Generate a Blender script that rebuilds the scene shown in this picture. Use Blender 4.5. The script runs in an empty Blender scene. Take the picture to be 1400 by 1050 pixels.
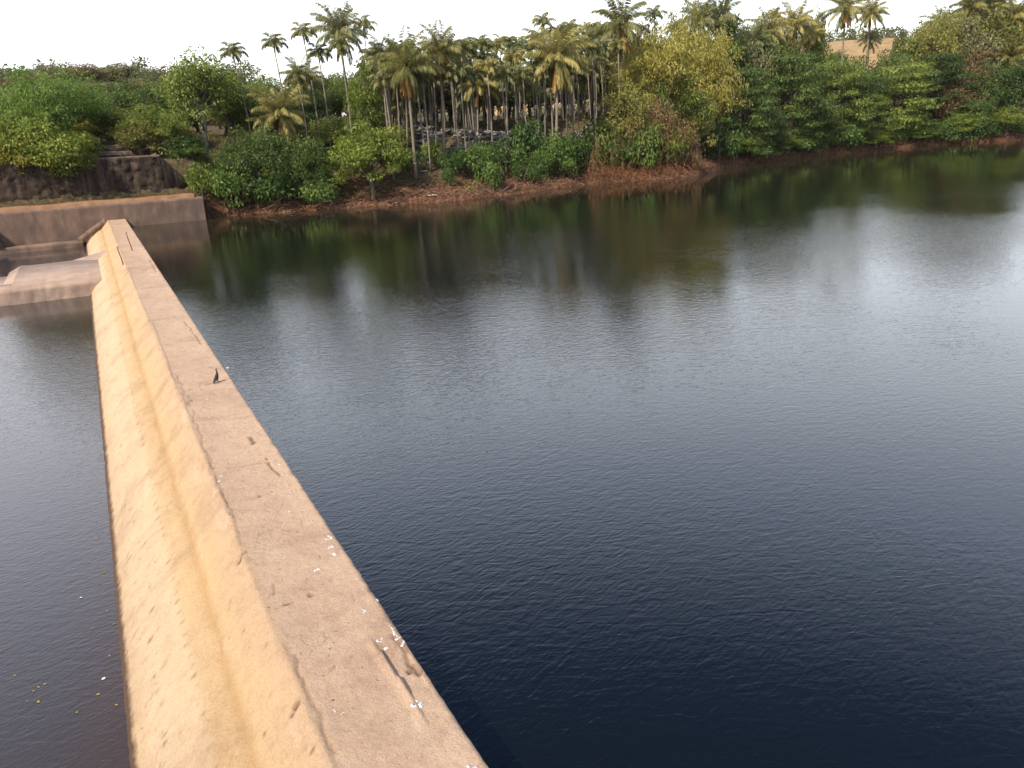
import bpy, math, random
import numpy as np
from mathutils import Matrix, Vector

R = math.radians
rng = np.random.default_rng(7)
random.seed(7)
C = bpy.context.scene.collection

# ------------------------------------------------------------------ camera
F, W0, H0 = 1120.0, 1400, 1050
YAW, PITCH, ROLL, CAMZ = R(26.12), R(17.617), R(3.0), 7.8
CP = np.array([0.0, 0.0, CAMZ])
_w = np.array([math.sin(YAW) * math.cos(PITCH), math.cos(YAW) * math.cos(PITCH), -math.sin(PITCH)])
_r0 = np.array([math.cos(YAW), -math.sin(YAW), 0.0])
_u0 = np.cross(_r0, _w)
_r = _r0 * math.cos(ROLL) - _u0 * math.sin(ROLL)
_u = _u0 * math.cos(ROLL) + _r0 * math.sin(ROLL)
cd = bpy.data.cameras.new('camera')
cam = bpy.data.objects.new('camera', cd)
C.objects.link(cam)
cam.matrix_world = Matrix(((_r[0], _u[0], -_w[0], 0), (_r[1], _u[1], -_w[1], 0), (_r[2], _u[2], -_w[2], CAMZ), (0, 0, 0, 1)))
cd.sensor_fit = 'HORIZONTAL'
cd.sensor_width = 36
cd.lens = F / W0 * 36
cd.clip_start = 0.1
cd.clip_end = 9000
bpy.context.scene.camera = cam


def ray(px, py):
    return _w + _r * (px - 700) / F - _u * (py - 525) / F


def at(px, py, Y):
    """point seen at a pixel of the photograph, on the plane y = Y"""
    d = ray(px, py)
    return CP + d * (Y / d[1])


def onz(px, py, z):
    d = ray(px, py)
    return CP + d * ((z - CAMZ) / d[2])


# ------------------------------------------------------------------ light
SUN_EL, SUN_AZ = R(45), R(-116)          # azimuth measured from +Y towards +X
sd = np.array([math.sin(SUN_AZ) * math.cos(SUN_EL), math.cos(SUN_AZ) * math.cos(SUN_EL), math.sin(SUN_EL)])
world = bpy.data.worlds.new('World')
bpy.context.scene.world = world
world.use_nodes = True
wn = world.node_tree
bg = wn.nodes['Background']
sky = wn.nodes.new('ShaderNodeTexSky')
sky.sky_type = 'NISHITA'
sky.sun_disc = False
sky.sun_elevation = SUN_EL
sky.sun_rotation = SUN_AZ
sky.air_density = 1.0
sky.dust_density = 2.0
sky.ozone_density = 1.5
# thick bright haze low in the sky, thinning upwards
_tc = wn.nodes.new('ShaderNodeTexCoord'); _sx = wn.nodes.new('ShaderNodeSeparateXYZ'); wn.links.new(_tc.outputs['Generated'], _sx.inputs[0])
_rp = wn.nodes.new('ShaderNodeValToRGB'); wn.links.new(_sx.outputs[2], _rp.inputs[0])
for _i, (_p, _c) in enumerate([(0.0, (12.5, 12.3, 12)), (.29, (16.5, 16.6, 17)), (.44, (11.5, 13, 16.5)), (.60, (.9, 1.8, 4.0)), (1.0, (.0, .0, .1))]):
    _e = _rp.color_ramp.elements[_i] if _i < 2 else _rp.color_ramp.elements.new(_p)
    _e.position = _p; _e.color = (*_c, 1)
_mx = wn.nodes.new('ShaderNodeMix'); _mx.data_type = 'RGBA'; _mx.blend_type = 'ADD'; _mx.inputs[0].default_value = 1.0
# sky haze dimmed behind the camera, shaped to deepen contrast in the foliage
_vd = wn.nodes.new('ShaderNodeVectorMath'); _vd.operation = 'DOT_PRODUCT'; wn.links.new(_tc.outputs['Generated'], _vd.inputs[0])
_vd.inputs[1].default_value = (math.sin(R(30)), math.cos(R(30)), 0)
_vm = wn.nodes.new('ShaderNodeMapRange'); _vm.interpolation_type = 'SMOOTHSTEP'; wn.links.new(_vd.outputs['Value'], _vm.inputs[0])
for _i, _c in enumerate((-.35, .45, .26, 1.0)): _vm.inputs[_i + 1].default_value = _c
_vs = wn.nodes.new('ShaderNodeVectorMath'); _vs.operation = 'SCALE'; wn.links.new(_rp.outputs[0], _vs.inputs[0]); wn.links.new(_vm.outputs[0], _vs.inputs['Scale'])
wn.links.new(sky.outputs[0], _mx.inputs[6]); wn.links.new(_vs.outputs[0], _mx.inputs[7])
wn.links.new(_mx.outputs[2], bg.inputs[0])
bg.inputs[1].default_value = 0.095
sl = bpy.data.lights.new('sun', 'SUN')
sl.energy = 4.8
sl.angle = R(1.0)
sl.color = (1.0, 0.89, 0.73)
so = bpy.data.objects.new('sun', sl)
C.objects.link(so)
so.rotation_euler = Vector(-sd).to_track_quat('-Z', 'Y').to_euler()
vs = bpy.context.scene.view_settings
vs.view_transform = 'Standard'
vs.look = 'None'
vs.exposure = 0.22
vs.gamma = 1.0
bpy.context.scene.cycles.max_bounces = 6
bpy.context.scene.cycles.transparent_max_bounces = 4
bpy.context.scene.cycles.volume_bounces = 0


# ------------------------------------------------------------------ helpers
def mesh_np(name, V, Fq, smooth=False, mats=None, midx=None):
    """V (n,3); Fq list of int arrays each (m,k)"""
    me = bpy.data.meshes.new(name)
    V = np.asarray(V, dtype=np.float32)
    if not isinstance(Fq, list):
        Fq = [Fq]
    Fq = [f for f in Fq if len(f)]
    loops = np.concatenate([f.reshape(-1) for f in Fq]).astype(np.int32)
    tot = np.concatenate([np.full(len(f), f.shape[1]) for f in Fq]).astype(np.int32)
    st = np.concatenate([[0], np.cumsum(tot)[:-1]]).astype(np.int32)
    me.vertices.add(len(V)); me.vertices.foreach_set('co', V.reshape(-1))
    me.loops.add(len(loops)); me.loops.foreach_set('vertex_index', loops)
    me.polygons.add(len(tot)); me.polygons.foreach_set('loop_start', st); me.polygons.foreach_set('loop_total', tot)
    if smooth:
        me.polygons.foreach_set('use_smooth', np.ones(len(tot), dtype=bool))
    for m in (mats or []):
        me.materials.append(m)
    if midx is not None:
        me.polygons.foreach_set('material_index', np.asarray(midx, dtype=np.int32))
    me.update(calc_edges=True)
    me.validate()
    return me


def link(name, me, parent=None, label=None, cat=None, group=None, kind=None, loc=None):
    o = bpy.data.objects.new(name, me)
    C.objects.link(o)
    if parent: o.parent = parent
    if loc is not None: o.location = [float(v) for v in loc]
    tag(o, label, cat, group, kind)
    return o


def tag(o, label=None, cat=None, group=None, kind=None):
    if label: o['label'] = label
    if cat: o['category'] = cat
    if group: o['group'] = group
    if kind: o['kind'] = kind


def empty(name, loc, label, cat, group=None, rz=0.0, sc=1.0):
    o = bpy.data.objects.new(name, None)
    C.objects.link(o)
    o.empty_display_size = 0.3
    o.location = [float(v) for v in loc]
    o.rotation_euler = (0, 0, rz)
    o.scale = (sc, sc, sc) if np.isscalar(sc) else sc
    tag(o, label, cat, group)
    return o


class MB:
    def __init__(s): s.v = []; s.f = {}; s.n = 0; s.m = []
    def add(s, V, Fs):
        V = np.asarray(V, float)
        for f in (Fs if isinstance(Fs, list) else [Fs]):
            f = np.asarray(f)
            if len(f): s.f.setdefault(f.shape[1], []).append(f + s.n)
        s.v.append(V); s.n += len(V)
    def mesh(s, name, mat, smooth=False):
        return mesh_np(name, np.concatenate(s.v), [np.concatenate(a) for a in s.f.values()], smooth, [mat])


def frame(d):
    d = d / (np.linalg.norm(d) + 1e-9)
    up = np.array([0, 0, 1.0]) if abs(d[2]) < 0.9 else np.array([1.0, 0, 0])
    a = np.cross(up, d); a /= np.linalg.norm(a)
    return a, np.cross(d, a)


def tube(mb, P, rad, n=7, rough=0.0):
    P = np.asarray(P, float); k = len(P)
    rad = np.broadcast_to(rad, (k,))
    T = np.gradient(P, axis=0)
    V = []
    for i in range(k):
        a, b = frame(T[i])
        for j in range(n):
            t = 2 * math.pi * j / n
            rr = rad[i] * (1 + rough * rng.uniform(-1, 1))
            V.append(P[i] + (a * math.cos(t) + b * math.sin(t)) * rr)
    Fq = np.array([[i * n + j, i * n + (j + 1) % n, (i + 1) * n + (j + 1) % n, (i + 1) * n + j] for i in range(k - 1) for j in range(n)])
    mb.add(V, [Fq, np.array([[j for j in range(n)][::-1]]), np.array([[(k - 1) * n + j for j in range(n)]])])


def box(mb, x0, x1, y0, y1, z0, z1):
    V = [(x, y, z) for z in (z0, z1) for y in (y0, y1) for x in (x0, x1)]
    mb.add(V, np.array([[0, 2, 3, 1], [4, 5, 7, 6], [0, 1, 5, 4], [2, 6, 7, 3], [0, 4, 6, 2], [1, 3, 7, 5]]))


def leaf_quads(mb, P, A, Nn, L, Wd):
    """P base, A axis, Nn face normal hint, L length, Wd half width: all arrays"""
    A = A / (np.linalg.norm(A, axis=1, keepdims=True) + 1e-9)
    B = np.cross(A, Nn); B /= (np.linalg.norm(B, axis=1, keepdims=True) + 1e-9)
    N2 = np.cross(B, A)
    L = np.broadcast_to(L, (len(P),))[:, None]; Wd = np.broadcast_to(Wd, (len(P),))[:, None]
    V = np.stack([P, P + A * L * .45 + B * Wd, P + A * L - N2 * L * .12, P + A * L * .45 - B * Wd], 1).reshape(-1, 3)
    mb.add(V, np.arange(len(P) * 4).reshape(-1, 4))


def unit(n):
    v = rng.normal(size=(n, 3))
    return v / np.linalg.norm(v, axis=1, keepdims=True)


def blob_leaves(mb, c, r, n, L, Wd, droop=.45, flat=.3, shell=.6):
    d = unit(n)
    rr = rng.uniform(shell, 1.0, n) ** .7 * (1 + np.clip(.10 * rng.normal(size=n), -.3, .16))
    P = np.asarray(c) + d * np.asarray(r) * rr[:, None]
    A = d * .7 + unit(n) * .65 + np.array([0, 0, -droop])
    Nn = d * .8 + unit(n) * .5 + np.array([0, 0, flat])
    s = rng.uniform(.45, 1.4, n)
    leaf_quads(mb, P, A, Nn, L * s, Wd * s)


# ------------------------------------------------------------------ materials
def newmat(name):
    m = bpy.data.materials.new(name); m.use_nodes = True
    n = m.node_tree; n.nodes.clear()
    out = n.nodes.new('ShaderNodeOutputMaterial')
    return m, n, out


def N(nt, t, **kw):
    o = nt.nodes.new('ShaderNode' + t)
    for k, v in kw.items():
        if k.startswith('i_'):
            o.inputs[k[2:].replace('_', ' ')].default_value = v
        else:
            setattr(o, k, v)
    return o


def ramp(nt, stops, fac):
    r = nt.nodes.new('ShaderNodeValToRGB')
    e = r.color_ramp.elements
    while len(e) < len(stops): e.new(0.5)
    for x, (p, c) in zip(e, stops):
        x.position = p; x.color = (*c, 1) if len(c) == 3 else c
    nt.links.new(fac, r.inputs[0])
    return r.outputs[0]


def noise(nt, scale, detail=4, rough=.55, co='Object', vec=None, dist=0.0, stretch=None):
    if vec is None:
        tc = N(nt, 'TexCoord'); vec = tc.outputs[co]
    if stretch:
        mp = N(nt, 'Mapping'); mp.inputs['Scale'].default_value = stretch
        nt.links.new(vec, mp.inputs[0]); vec = mp.outputs[0]
    n = N(nt, 'TexNoise'); n.inputs['Scale'].default_value = scale; n.inputs['Detail'].default_value = detail
    n.inputs['Roughness'].default_value = rough; n.inputs['Distortion'].default_value = dist
    nt.links.new(vec, n.inputs['Vector'])
    return n.outputs['Fac']


def mix(nt, fac, a, b, mode='MIX'):
    m = N(nt, 'Mix', data_type='RGBA', blend_type=mode)
    for s, v in ((0, fac), (6, a), (7, b)):
        if hasattr(v, 'links') or hasattr(v, 'is_linked'): nt.links.new(v, m.inputs[s])
        elif s == 0: m.inputs[0].default_value = v
        else: m.inputs[s].default_value = (*v, 1) if len(v) == 3 else v
    return m.outputs[2]


def math_(nt, op, a, b=None, c=None, clamp=False):
    m = N(nt, 'Math', operation=op, use_clamp=clamp)
    for i, v in enumerate((a, b, c)):
        if v is None: continue
        if hasattr(v, 'is_linked'): nt.links.new(v, m.inputs[i])
        else: m.inputs[i].default_value = v
    return m.outputs[0]


def maprange(nt, v, a, b, c=0.0, d=1.0):
    m = N(nt, 'MapRange')
    nt.links.new(v, m.inputs[0])
    for i, x in enumerate((a, b, c, d)): m.inputs[i + 1].default_value = x
    return m.outputs[0]


def bump(nt, h, s, d):
    b = N(nt, 'Bump'); b.inputs['Strength'].default_value = s; b.inputs['Distance'].default_value = d
    nt.links.new(h, b.inputs['Height'])
    return b.outputs[0]


def leafmat(name, cols, nscale=.5, trans=.3, rough=.55):
    """cols: dark, mid, light/yellow"""
    m, nt, out = newmat(name)
    g = N(nt, 'NewGeometry')
    oi = N(nt, 'ObjectInfo')
    nz = noise(nt, nscale, 2)
    f = math_(nt, 'ADD', math_(nt, 'MULTIPLY', g.outputs['Random Per Island'], .55), math_(nt, 'MULTIPLY', maprange(nt, nz, .3, .7), .45))
    f = math_(nt, 'ADD', f, math_(nt, 'MULTIPLY', math_(nt, 'SUBTRACT', oi.outputs['Random'], .5), .45), clamp=True)
    col = ramp(nt, [(0.05, cols[0]), (.5, cols[1]), (.95, cols[2])], f)
    p = N(nt, 'BsdfPrincipled'); nt.links.new(col, p.inputs['Base Color'])
    p.inputs['Roughness'].default_value = rough
    p.inputs['Specular IOR Level'].default_value = .35
    t = N(nt, 'BsdfTranslucent'); nt.links.new(mix(nt, .5, col, tuple(min(1, c * 1.6) for c in cols[2])), t.inputs[0])
    ms = N(nt, 'MixShader'); ms.inputs[0].default_value = trans
    nt.links.new(p.outputs[0], ms.inputs[1]); nt.links.new(t.outputs[0], ms.inputs[2])
    nt.links.new(ms.outputs[0], out.inputs[0])
    return m


def solid(name, c1, c2, scale=3, rough=.85, bs=.4, bd=.03, stretch=None, c3=None, spec=.25):
    m, nt, out = newmat(name)
    nz = noise(nt, scale, 5, .6, stretch=stretch)
    st = [(.3, c1), (.7, c2)] if c3 is None else [(.28, c1), (.5, c2), (.72, c3)]
    col = ramp(nt, st, nz)
    p = N(nt, 'BsdfPrincipled'); nt.links.new(col, p.inputs['Base Color']); p.inputs['Roughness'].default_value = rough
    p.inputs['Specular IOR Level'].default_value = spec
    nt.links.new(bump(nt, noise(nt, scale * 5, 4, .6, stretch=stretch), bs, bd), p.inputs['Normal'])
    nt.links.new(p.outputs[0], out.inputs[0])
    return m


M = {}
M['mango'] = leafmat('leaf_dark', [(.018, .038, .010), (.055, .098, .020), (.15, .20, .038)], .45, .22)
M['green'] = leafmat('leaf_green', [(.036, .064, .014), (.11, .165, .028), (.25, .29, .055)], .5, .25)
M['light'] = leafmat('leaf_light', [(.060, .105, .015), (.14, .20, .026), (.28, .31, .05)], .5, .3)
M['feather'] = leafmat('leaf_feathery', [(.060, .12, .018), (.12, .21, .035), (.24, .31, .06)], .35, .35)
M['yellow'] = leafmat('leaf_yellowish', [(.13, .13, .018), (.24, .21, .03), (.36, .30, .05)], .5, .3)
M['bamboo'] = leafmat('leaf_bamboo', [(.13, .135, .03), (.31, .29, .06), (.52, .45, .12)], .3, .35)
M['olive'] = leafmat('leaf_olive', [(.065, .078, .02), (.17, .175, .04), (.33, .30, .08)], .4, .3)
M['brown'] = leafmat('leaf_dry', [(.085, .050, .022), (.20, .12, .05), (.36, .22, .10)], .5, .25)
M['far'] = leafmat('leaf_far', [(.06, .08, .032), (.13, .145, .055), (.24, .22, .10)], .12, .2)
M['teal'] = leafmat('leaf_palm_green', [(.065, .088, .036), (.165, .18, .068), (.33, .31, .12)], .4, .25)
M['palm'] = leafmat('frond_green', [(.075, .092, .028), (.20, .195, .058), (.44, .37, .12)], .35, .25)
M['palmdry'] = leafmat('frond_dry', [(.20, .11, .025), (.38, .21, .06), (.52, .33, .12)], .5, .25)
M['hedge'] = leafmat('leaf_shrub', [(.024, .055, .012), (.075, .135, .025), (.16, .23, .042)], .6, .25)
M['bark'] = solid('bark', (.10, .075, .055), (.20, .16, .12), 2.5, stretch=(1, 1, .4))
M['pale'] = solid('bark_pale', (.15, .13, .10), (.31, .27, .22), 2.5, stretch=(1, 1, 3))
M['palmbark'] = solid('bark_palm', (.17, .13, .10), (.30, .25, .20), 3, stretch=(1, 1, 5))
M['darkbark'] = solid('bark_dark', (.04, .03, .022), (.09, .065, .05), 2.5)
M['shaft'] = solid('crownshaft', (.10, .14, .04), (.18, .2, .06), 2)
M['rust'] = solid('rusty_iron', (.10, .03, .02), (.20, .06, .035), 12, bs=.5, bd=.01)
M['twig'] = solid('dead_wood', (.16, .10, .065), (.32, .22, .15), 4)
M['root'] = solid('red_root', (.16, .065, .03), (.32, .15, .075), 3)
M['rock'] = solid('rubble_rock', (.05, .045, .043), (.17, .155, .15), 1.2, c3=(.30, .28, .265))
M['white'] = solid('white_litter', (.62, .60, .56), (.8, .8, .78), 6, bs=.1)
M['bird'] = solid('black_plumage', (.008, .008, .01), (.03, .03, .035), 30, rough=.5, bs=.2, bd=.005)
M['beak'] = solid('bill_horn', (.22, .18, .10), (.35, .28, .16), 30, rough=.5)
M['yleaf'] = solid('fallen_leaf', (.25, .20, .04), (.42, .34, .07), 10, bs=.1)
M['rleaf'] = solid('brown_leaf', (.22, .06, .03), (.35, .14, .06), 10, bs=.1)
M['guano'] = solid('droppings', (.52, .50, .47), (.76, .75, .73), 40, bs=.2, bd=.003)


def concrete(name, stops, scale=.8, streak=None, dark=None, bs=.5, bd=.02, extra=None):
    m, nt, out = newmat(name)
    col = ramp(nt, stops, noise(nt, scale, 8, .65))
    fine = noise(nt, 14, 6, .7)
    col = mix(nt, .8, col, ramp(nt, [(.3, (.72, .70, .68)), (.7, (1.15, 1.13, 1.1))], fine), 'MULTIPLY')
    if streak:
        s = noise(nt, 1.0, 5, .7, stretch=streak)
        col = mix(nt, maprange(nt, s, .42, .62), dark, col)
    if extra: col = extra(nt, col)
    p = N(nt, 'BsdfPrincipled'); nt.links.new(col, p.inputs['Base Color']); p.inputs['Roughness'].default_value = .9
    p.inputs['Specular IOR Level'].default_value = .2
    h = math_(nt, 'ADD', noise(nt, 6, 8, .7), math_(nt, 'MULTIPLY', fine, .4))
    nt.links.new(bump(nt, h, bs, bd), p.inputs['Normal'])
    nt.links.new(p.outputs[0], out.inputs[0])
    return m


M['wall'] = concrete('pink_brown_concrete', [(.3, (.17, .115, .09)), (.55, (.25, .17, .13)), (.75, (.33, .23, .17))],
                     .5, (.9, .9, .25), (.15, .105, .085))
M['stone'] = concrete('black_stained_masonry', [(.3, (.05, .036, .028)), (.6, (.115, .083, .062)), (.8, (.28, .22, .17))], 1.1,
                      (1.6, 1.6, .22), (.028, .021, .017), bs=1.0, bd=.12)
M['slab'] = concrete('grey_pink_concrete', [(.3, (.32, .24, .20)), (.55, (.42, .31, .25)), (.75, (.50, .38, .30))], .7)


# dam: colour follows the weathered layers across its section (object x)
def dammat():
    m, nt, out = newmat('weir_masonry')
    tc = N(nt, 'TexCoord'); sx = N(nt, 'SeparateXYZ'); nt.links.new(tc.outputs['Object'], sx.inputs[0])
    x, y, z = sx.outputs
    wob = noise(nt, .7, 5, .65)
    wob2 = noise(nt, 5.0, 5, .7)
    xw = math_(nt, 'ADD', x, math_(nt, 'ADD', math_(nt, 'MULTIPLY', math_(nt, 'SUBTRACT', wob, .5), .16),
                                   math_(nt, 'MULTIPLY', math_(nt, 'SUBTRACT', wob2, .5), .06)))
    xn = maprange(nt, xw, -1.2, 3.0)
    def u(v): return (v + 1.2) / 4.2
    col = ramp(nt, [(u(-1.15), (.24, .14, .085)), (u(-.98), (.46, .33, .21)), (u(-.6), (.54, .405, .275)), (u(.08), (.55, .41, .27)),
                    (u(.2), (.52, .37, .22)), (u(.50), (.50, .345, .19)), (u(.60), (.43, .28, .14)), (u(.72), (.51, .36, .21)),
                    (u(1.2), (.50, .35, .225)), (u(1.36), (.47, .325, .215)), (u(1.5), (.475, .335, .24)), (u(2.9), (.53, .375, .265))], xn)
    big = noise(nt, .55, 8, .7, dist=.6)
    col = mix(nt, 1.0, col, ramp(nt, [(.28, (.74, .70, .68)), (.5, (1, 1, 1)), (.72, (1.12, 1.09, 1.05))], big), 'MULTIPLY')
    fine = noise(nt, 30, 6, .75)
    col = mix(nt, 1.0, col, ramp(nt, [(.3, (.80, .78, .76)), (.62, (1.08, 1.07, 1.05))], fine), 'MULTIPLY')
    # damp run marks down the face: streaks across the wall
    st = noise(nt, 1.0, 5, .7, stretch=(.7, 5.0, .7))
    face = maprange(nt, x, 1.1, .6)
    f = math_(nt, 'MULTIPLY', face, maprange(nt, st, .52, .70, 0, .16))
    col = mix(nt, f, col, (.46, .29, .14))
    # pits and dark grime specks
    vo = N(nt, 'TexVoronoi'); vo.inputs['Scale'].default_value = 3.3; nt.links.new(tc.outputs['Object'], vo.inputs['Vector'])
    sp = maprange(nt, vo.outputs['Distance'], .035, .085, 1, 0)
    gate = maprange(nt, noise(nt, .9, 3), .52, .6)
    f = math_(nt, 'MULTIPLY', math_(nt, 'MULTIPLY', sp, gate), .75)
    col = mix(nt, f, col, (.11, .065, .04))
    # hairline cracks on crest
    v2 = N(nt, 'TexVoronoi', feature='DISTANCE_TO_EDGE'); v2.inputs['Scale'].default_value = .55
    wv = N(nt, 'Vector' + 'Math', operation='ADD') if False else None
    nn = N(nt, 'TexNoise'); nn.inputs['Scale'].default_value = 2.2; nn.inputs['Detail'].default_value = 6
    nt.links.new(tc.outputs['Object'], nn.inputs['Vector'])
    va = nt.nodes.new('ShaderNodeVectorMath'); va.operation = 'MULTIPLY_ADD'
    nt.links.new(nn.outputs['Color'], va.inputs[0]); va.inputs[1].default_value = (.9, .9, .9); nt.links.new(tc.outputs['Object'], va.inputs[2])
    nt.links.new(va.outputs[0], v2.inputs['Vector'])
    ck = maprange(nt, v2.outputs['Distance'], .004, .016, 1, 0)
    crest = math_(nt, 'MULTIPLY', maprange(nt, x, 1.35, 1.6), maprange(nt, noise(nt, .5, 3), .5, .62))
    ck = math_(nt, 'MULTIPLY', math_(nt, 'MULTIPLY', ck, crest), .35)
    col = mix(nt, math_(nt, 'MULTIPLY', ck, .6), col, (.16, .10, .08))
    at_ = N(nt, 'Attribute', attribute_name='pit_tone')  # darkening of the modelled pits and cracks
    col = mix(nt, math_(nt, 'MULTIPLY', at_.outputs['Fac'], .85), col, (.10, .055, .035))
    # lichen blots and rain-washed mottling
    mt = noise(nt, 2.6, 9, .78, dist=.4)
    col = mix(nt, maprange(nt, mt, .50, .72, 0, .5), col, mix(nt, 1.0, col, (.60, .52, .46), 'MULTIPLY'))
    col = mix(nt, maprange(nt, noise(nt, 1.3, 8, .75, stretch=(1, .35, 1)), .56, .75, 0, .45), col, (.66, .54, .41))
    # tide line at the foot
    col = mix(nt, maprange(nt, math_(nt, 'ADD', z, math_(nt, 'MULTIPLY', wob2, .2)), -1.0, -1.12), col, (.10, .06, .04))
    p = N(nt, 'BsdfPrincipled'); nt.links.new(col, p.inputs['Base Color']); p.inputs['Roughness'].default_value = .88
    p.inputs['Specular IOR Level'].default_value = .2
    h = math_(nt, 'ADD', math_(nt, 'MULTIPLY', noise(nt, 9, 8, .72), 1.0), math_(nt, 'MULTIPLY', sp, -.5))
    h = math_(nt, 'SUBTRACT', h, math_(nt, 'MULTIPLY', ck, .6))
    h = math_(nt, 'ADD', h, math_(nt, 'MULTIPLY', fine, .3))
    nt.links.new(bump(nt, h, .9, .05), p.inputs['Normal'])
    nt.links.new(p.outputs[0], out.inputs[0])
    return m


M['dam'] = dammat()


def watermat(name, body, silt=None, tintc=(.06, .034, .022)):
    m, nt, out = newmat(name)
    tc = N(nt, 'TexCoord')
    mp = N(nt, 'Mapping'); mp.inputs['Rotation'].default_value = (0, 0, R(-22)); nt.links.new(tc.outputs['Object'], mp.inputs[0])
    v = mp.outputs[0]
    a = noise(nt, 1.0, 2, .5, vec=v, stretch=(2.6, 7.5, 1), dist=1.0)
    b = noise(nt, 1.0, 2, .5, vec=v, stretch=(6.0, 15.0, 1), dist=.6)
    mp2 = N(nt, 'Mapping'); mp2.inputs['Rotation'].default_value = (0, 0, R(25)); nt.links.new(tc.outputs['Object'], mp2.inputs[0])
    c = noise(nt, 1.0, 2, .5, vec=mp2.outputs[0], stretch=(2.0, 6.0, 1), dist=1.0)
    h = math_(nt, 'ADD', math_(nt, 'MULTIPLY', a, .6), math_(nt, 'MULTIPLY', b, .3))
    h = math_(nt, 'ADD', h, math_(nt, 'MULTIPLY', c, .55))
    sx = N(nt, 'SeparateXYZ'); nt.links.new(tc.outputs['Object'], sx.inputs[0])
    patch = maprange(nt, noise(nt, .045, 3, .5), .35, .65, .4, 1.25)
    calm = maprange(nt, sx.outputs[1], 34, 74, 1.0, .14)          # sheltered under the far bank
    near = maprange(nt, sx.outputs[1], 4, 32, .62, 1.0)
    amp = math_(nt, 'MULTIPLY', math_(nt, 'MULTIPLY', patch, calm), near)
    h = math_(nt, 'MULTIPLY', h, amp)
    p = N(nt, 'BsdfPrincipled')
    p.inputs['Roughness'].default_value = .04; p.inputs['IOR'].default_value = 1.333
    p.inputs['Specular IOR Level'].default_value = .5
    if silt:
        col = mix(nt, silt(nt, sx.outputs), body, tintc)
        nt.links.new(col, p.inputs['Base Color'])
    else:
        p.inputs['Base Color'].default_value = (*body, 1)
    nt.links.new(bump(nt, h, 1.0, .0165), p.inputs['Normal'])
    nt.links.new(p.outputs[0], out.inputs[0])
    return m


M['water'] = watermat('water_reservoir', (.002, .0035, .0045), lambda nt, s: maprange(nt, s[1], 60, 92, 0, .62), (.050, .042, .020))  # olive bank reflection painted into the body colour towards the far shore
M['water2'] = watermat('water_tail', (.046, .039, .039),
                       lambda nt, s: maprange(nt, math_(nt, 'ADD', s[0], math_(nt, 'MULTIPLY', noise(nt, .5, 3), .8)), -1.7, -.3, 0, .6))  # body colour turns browner towards the weir

# ------------------------------------------------------------------ ground
SHX = np.array([-3000, -300, -120, -60, 12, 14, 19.1, 22.7, 26.5, 30.9, 35.5, 41.7, 47.9, 56.4, 61.7, 65.7, 71.6, 81.8, 94.5, 107.7, 127.8, 146.2, 160.6, 190, 240, 320, 440, 3000.])
SHY = np.array([60, 60, 80, 91.5, 91.5, 90.9, 89.6, 88.3, 87.3, 85.7, 84.2, 86.0, 87.2, 90.3, 90.2, 87.8, 88.0, 95.0, 100.5, 104.3, 106.6, 105.6, 100.8, 85, 50, 5, -80, -80])
PD = np.array([-6, -4, 0, .6, 1, 3, 4, 7, 8, 12, 18, 22, 40, 60, 80, 120, 200, 300, 800, 4000.])
PM = np.array([-3.5, -3.5, -.1, .3, .5, 1.25, 1.6, 2.9, 3.2, 4.6, 7.0, 7.9, 8.6, 9, 9.2, 9.5, 10, 11, 13, 15.])
PR = np.array([-3.5, -3.5, -.1, .9, 1.1, 1.6, 1.9, 2.8, 3.2, 4.2, 6, 7.4, 11, 15, 19, 26, 31, 32, 32, 32.])
PL = np.array([-3.5, -3.5, -3.5, -3.5, 2.2, 5.9, 6.0, 6.3, 6.5, 7.2, 8.4, 9.4, 12.5, 15, 17, 20, 22, 24, 26, 28.])


def vnoise(x, y, s, seed):
    """cheap smooth value noise, vectorised"""
    r = np.random.default_rng(seed).uniform(-1, 1, (64, 64))
    X = np.asarray(x, float) / s; Y = np.asarray(y, float) / s
    i = np.floor(X).astype(int); j = np.floor(Y).astype(int)
    fx = X - i; fy = Y - j
    fx = fx * fx * (3 - 2 * fx); fy = fy * fy * (3 - 2 * fy)
    g = lambda a, b: r[a % 64, b % 64]
    return (g(i, j) * (1 - fx) + g(i + 1, j) * fx) * (1 - fy) + (g(i, j + 1) * (1 - fx) + g(i + 1, j + 1) * fx) * fy


def sstep(a, b, x):
    t = np.clip((x - a) / (b - a), 0, 1)
    return t * t * (3 - 2 * t)


def gh(x, y):
    x = np.asarray(x, float); y = np.asarray(y, float)
    sh = np.interp(x, SHX, SHY) + vnoise(x, x * 0, 3.0, 5) * .45 * (x > 14) + vnoise(x, x * 0, 1.1, 6) * .25 * (x > 14)
    d = y - sh
    wl = 1 - sstep(10, 15, x)
    wr = sstep(62, 85, x - np.clip(d - 20, 0, 400) * .8)
    zl = np.interp(d, PD, PL); zm = np.interp(d, PD, PM); zr = np.interp(d, PD, PR)
    z = zl * wl + (1 - wl) * (zm * (1 - wr) + zr * wr)
    land = sstep(.0, 2, d)
    z = z + land * (vnoise(x, y, 1.3, 1) * .16 + vnoise(x, y, 4, 2) * .35 * (1 - wl * .8) + vnoise(x, y, 25, 3) * 1.0 * sstep(15, 60, d))
    # near bank behind the photographer
    z2 = np.interp(-25 - y, [-6, 0, 2, 10, 100], [-3.5, -.2, 2, 4, 6])
    return np.maximum(z, z2)


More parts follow.
